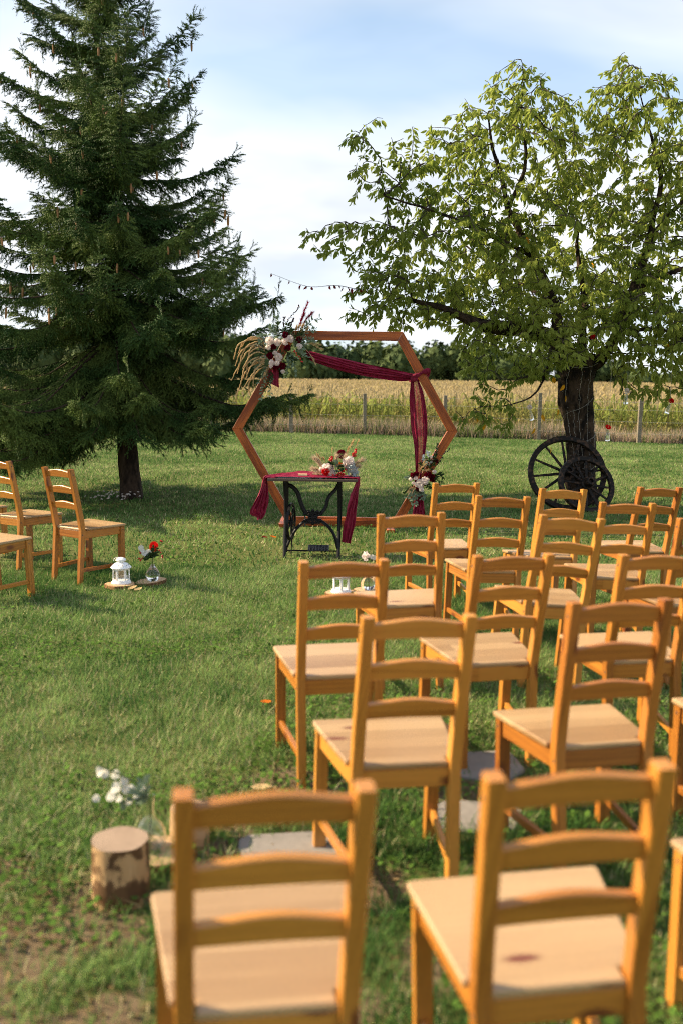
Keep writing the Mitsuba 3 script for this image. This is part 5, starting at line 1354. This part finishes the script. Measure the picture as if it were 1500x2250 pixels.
# ---------------------------------------------------------------- bottles hanging in the cherry tree
HB_ = [(3.045, 12.35, 2.045, 'm_red_petal', 'highest hanging glass bottle, with a red rose, in the fork of the cherry tree', 4, 2.9), (2.335, 12.45, 1.185, 'm_white_petal', 'glass bottle with a white rose hanging left of the cherry trunk', -12, 1.95),
       (3.52, 12.45, 1.40, 'm_white_petal', 'glass bottle with a white rose hanging right of the cherry trunk', 2, 2.15), (4.03, 12.35, 1.285, 'm_red_petal', 'tilted glass bottle with a dark red rose near the right edge', 18, 2.2),
       (3.245, 12.2, .955, 'm_red_petal', 'lowest hanging glass bottle, with a red gerbera, right of the cherry trunk', 0, 1.9)]
for x, y, z_, mat, lab, tl, zc in HB_:
    b = thing('hanging_bottle', lab, 'bottle', None)
    m = mov(x, y, z_) @ rot([0, 1, 0], tl)
    obj('glass', lathe([(0, -.105), (.026, -.105), (.030, -.098), (.029, -.07), (.022, -.03), (.0135, .005), (.0125, .025), (.017, .034), (.0145, .034), (.0105, .024), (.0112, .004), (.019, -.03), (.0255, -.07), (.026, -.098), (0, -.100)], 20), 'm_glass', b, smooth=40, to=m)
    obj('cord', tube([(x, y, z_ + .02), (x + .01, y + .01, (z_ + zc) / 2), (x + .02, y + .05, zc)], .0016, 4), 'm_cord', b)
    r = thing('rose', ('red' if mat == 'm_red_petal' else 'white') + ' flower standing in the ' + lab.split(',')[0].replace('with a white rose ', '').replace('with a dark red rose ', ''), 'flower')
    p = (m @ [0, 0, .062, 1])[:3]
    obj('bloom', ROSES[0] if z_ > 1 else gerbera(1.05, 22, .25), mat, r, smooth=35 if z_ > 1 else False, to=aim(p, p + np.array([.1, -.8, .6])) @ scl(.036 if z_ > 1 else .038))
    obj('stem', tube([(m @ [0, 0, -.08, 1])[:3], p - [0, 0, .005]], .002, 5), 'm_stem', r)

# ---------------------------------------------------------------- pavers, fallen leaves, small flowers
for x, y, sx, sy, a, lab in [(.60, 3.97, .17, .15, 10, 'grey stone paver farthest back, beside the middle chairs'), (.50, 3.45, .17, .14, -14, 'grey stone paver behind the nearest right-hand chair'), (-.15, 3.16, .18, .12, 6, 'grey stone paver seen through the back of the nearest left chair')]:
    th = np.arange(14) * 2 * np.pi / 14; q = np.random.default_rng(int(sx * 1000 + y * 10))
    poly = np.stack([sx * np.sign(np.cos(th)) * np.abs(np.cos(th)) ** .6, sy * np.sign(np.sin(th)) * np.abs(np.sin(th)) ** .6], -1) * q.uniform(.9, 1.08, (14, 1))
    tag(obj('paving_stone', slab(poly, -.03, .012, .006), 'm_paver', smooth=30, to=mov(x, y, gz(x, y) + .002) @ rot([0, 0, 1], a)), lab, 'paving stone', None)
for x, y, mat, lab in [(-.371, 4.73, 'm_orange_petal', 'orange fallen leaf on the lawn left of the chair rows'), (-.65, 9.9, 'm_orange_petal', 'yellow-orange fallen leaf left of the iron table'), (-.74, 9.88, 'm_red_leaf', 'brown fallen leaf left of the iron table'),
                        (-1.60, 7.35, 'm_straw', 'pale fallen leaf in front of the left wood slices'), (-1.545, 7.32, 'm_straw', 'second pale fallen leaf, right of the first one'), (-.335, 3.62, 'm_straw', 'tan fallen leaf on the bare soil patch left of the chairs'), (-.50, 2.62, 'm_straw', 'pale fallen leaf below the log stump')]:
    d = np.array([[rng.normal(), rng.normal(), .15]]); d /= np.linalg.norm(d)
    tag(obj('fallen_leaf', leaf_quad(np.array([[x, y, gz(x, y) + .035]]), d, np.cross(d, [0, 0, 1.0]), np.array([.085]), np.array([.055])), mat), lab, 'leaf', None)
n = 2600
lx = np.concatenate([rng.normal(cx, r * .8, n // 10) for cx, cy, r in BARE[:10]]); q = np.random.default_rng(5)
ly = np.concatenate([q.normal(cy, r * .8, n // 10) for cx, cy, r in BARE[:10]]); m = len(lx)
D = rng.normal(0, 1, (m, 3)) * [1, 1, .25]; D /= np.linalg.norm(D, axis=1, keepdims=True); S = np.cross(D, [0, 0, 1.0] + rng.normal(0, .3, (m, 3))); S /= np.linalg.norm(S, axis=1, keepdims=True)
l = rng.uniform(.008, .03, m)
lm = leaf_quad(np.stack([lx, ly, height(lx, ly) + rng.uniform(.002, .012, m)], -1), D, S, l, l * rng.uniform(.2, .7, m))
lc = np.array([.20, .15, .085]) * rng.uniform(.35, 1.7, (m, 1)) * np.array([1, .95, .85])
put('leaf_litter', mikit.ply(lm, 'm_corn', color=np.repeat(lc, 7, 0))); tag('leaf_litter', 'scraps of dry leaf and straw on the bare soil patches', 'litter', kind='stuff')
ptl = []
for _ in range(46):
    x, y = -2.95 + rng.normal(0, .16), 12.85 + rng.normal(0, .12); z_ = gz(x, y) + rng.uniform(.05, .13)
    ptl.append(xf(gerbera(.018, 9, .3), aim((x, y, z_), (x + rng.normal(0, .5), y - .6, z_ + 1))))
tag(obj('white_flowers', cat(*ptl), 'm_white_petal'), 'small white flowers growing at the foot of the spruce trunk', 'flowers', kind='stuff')
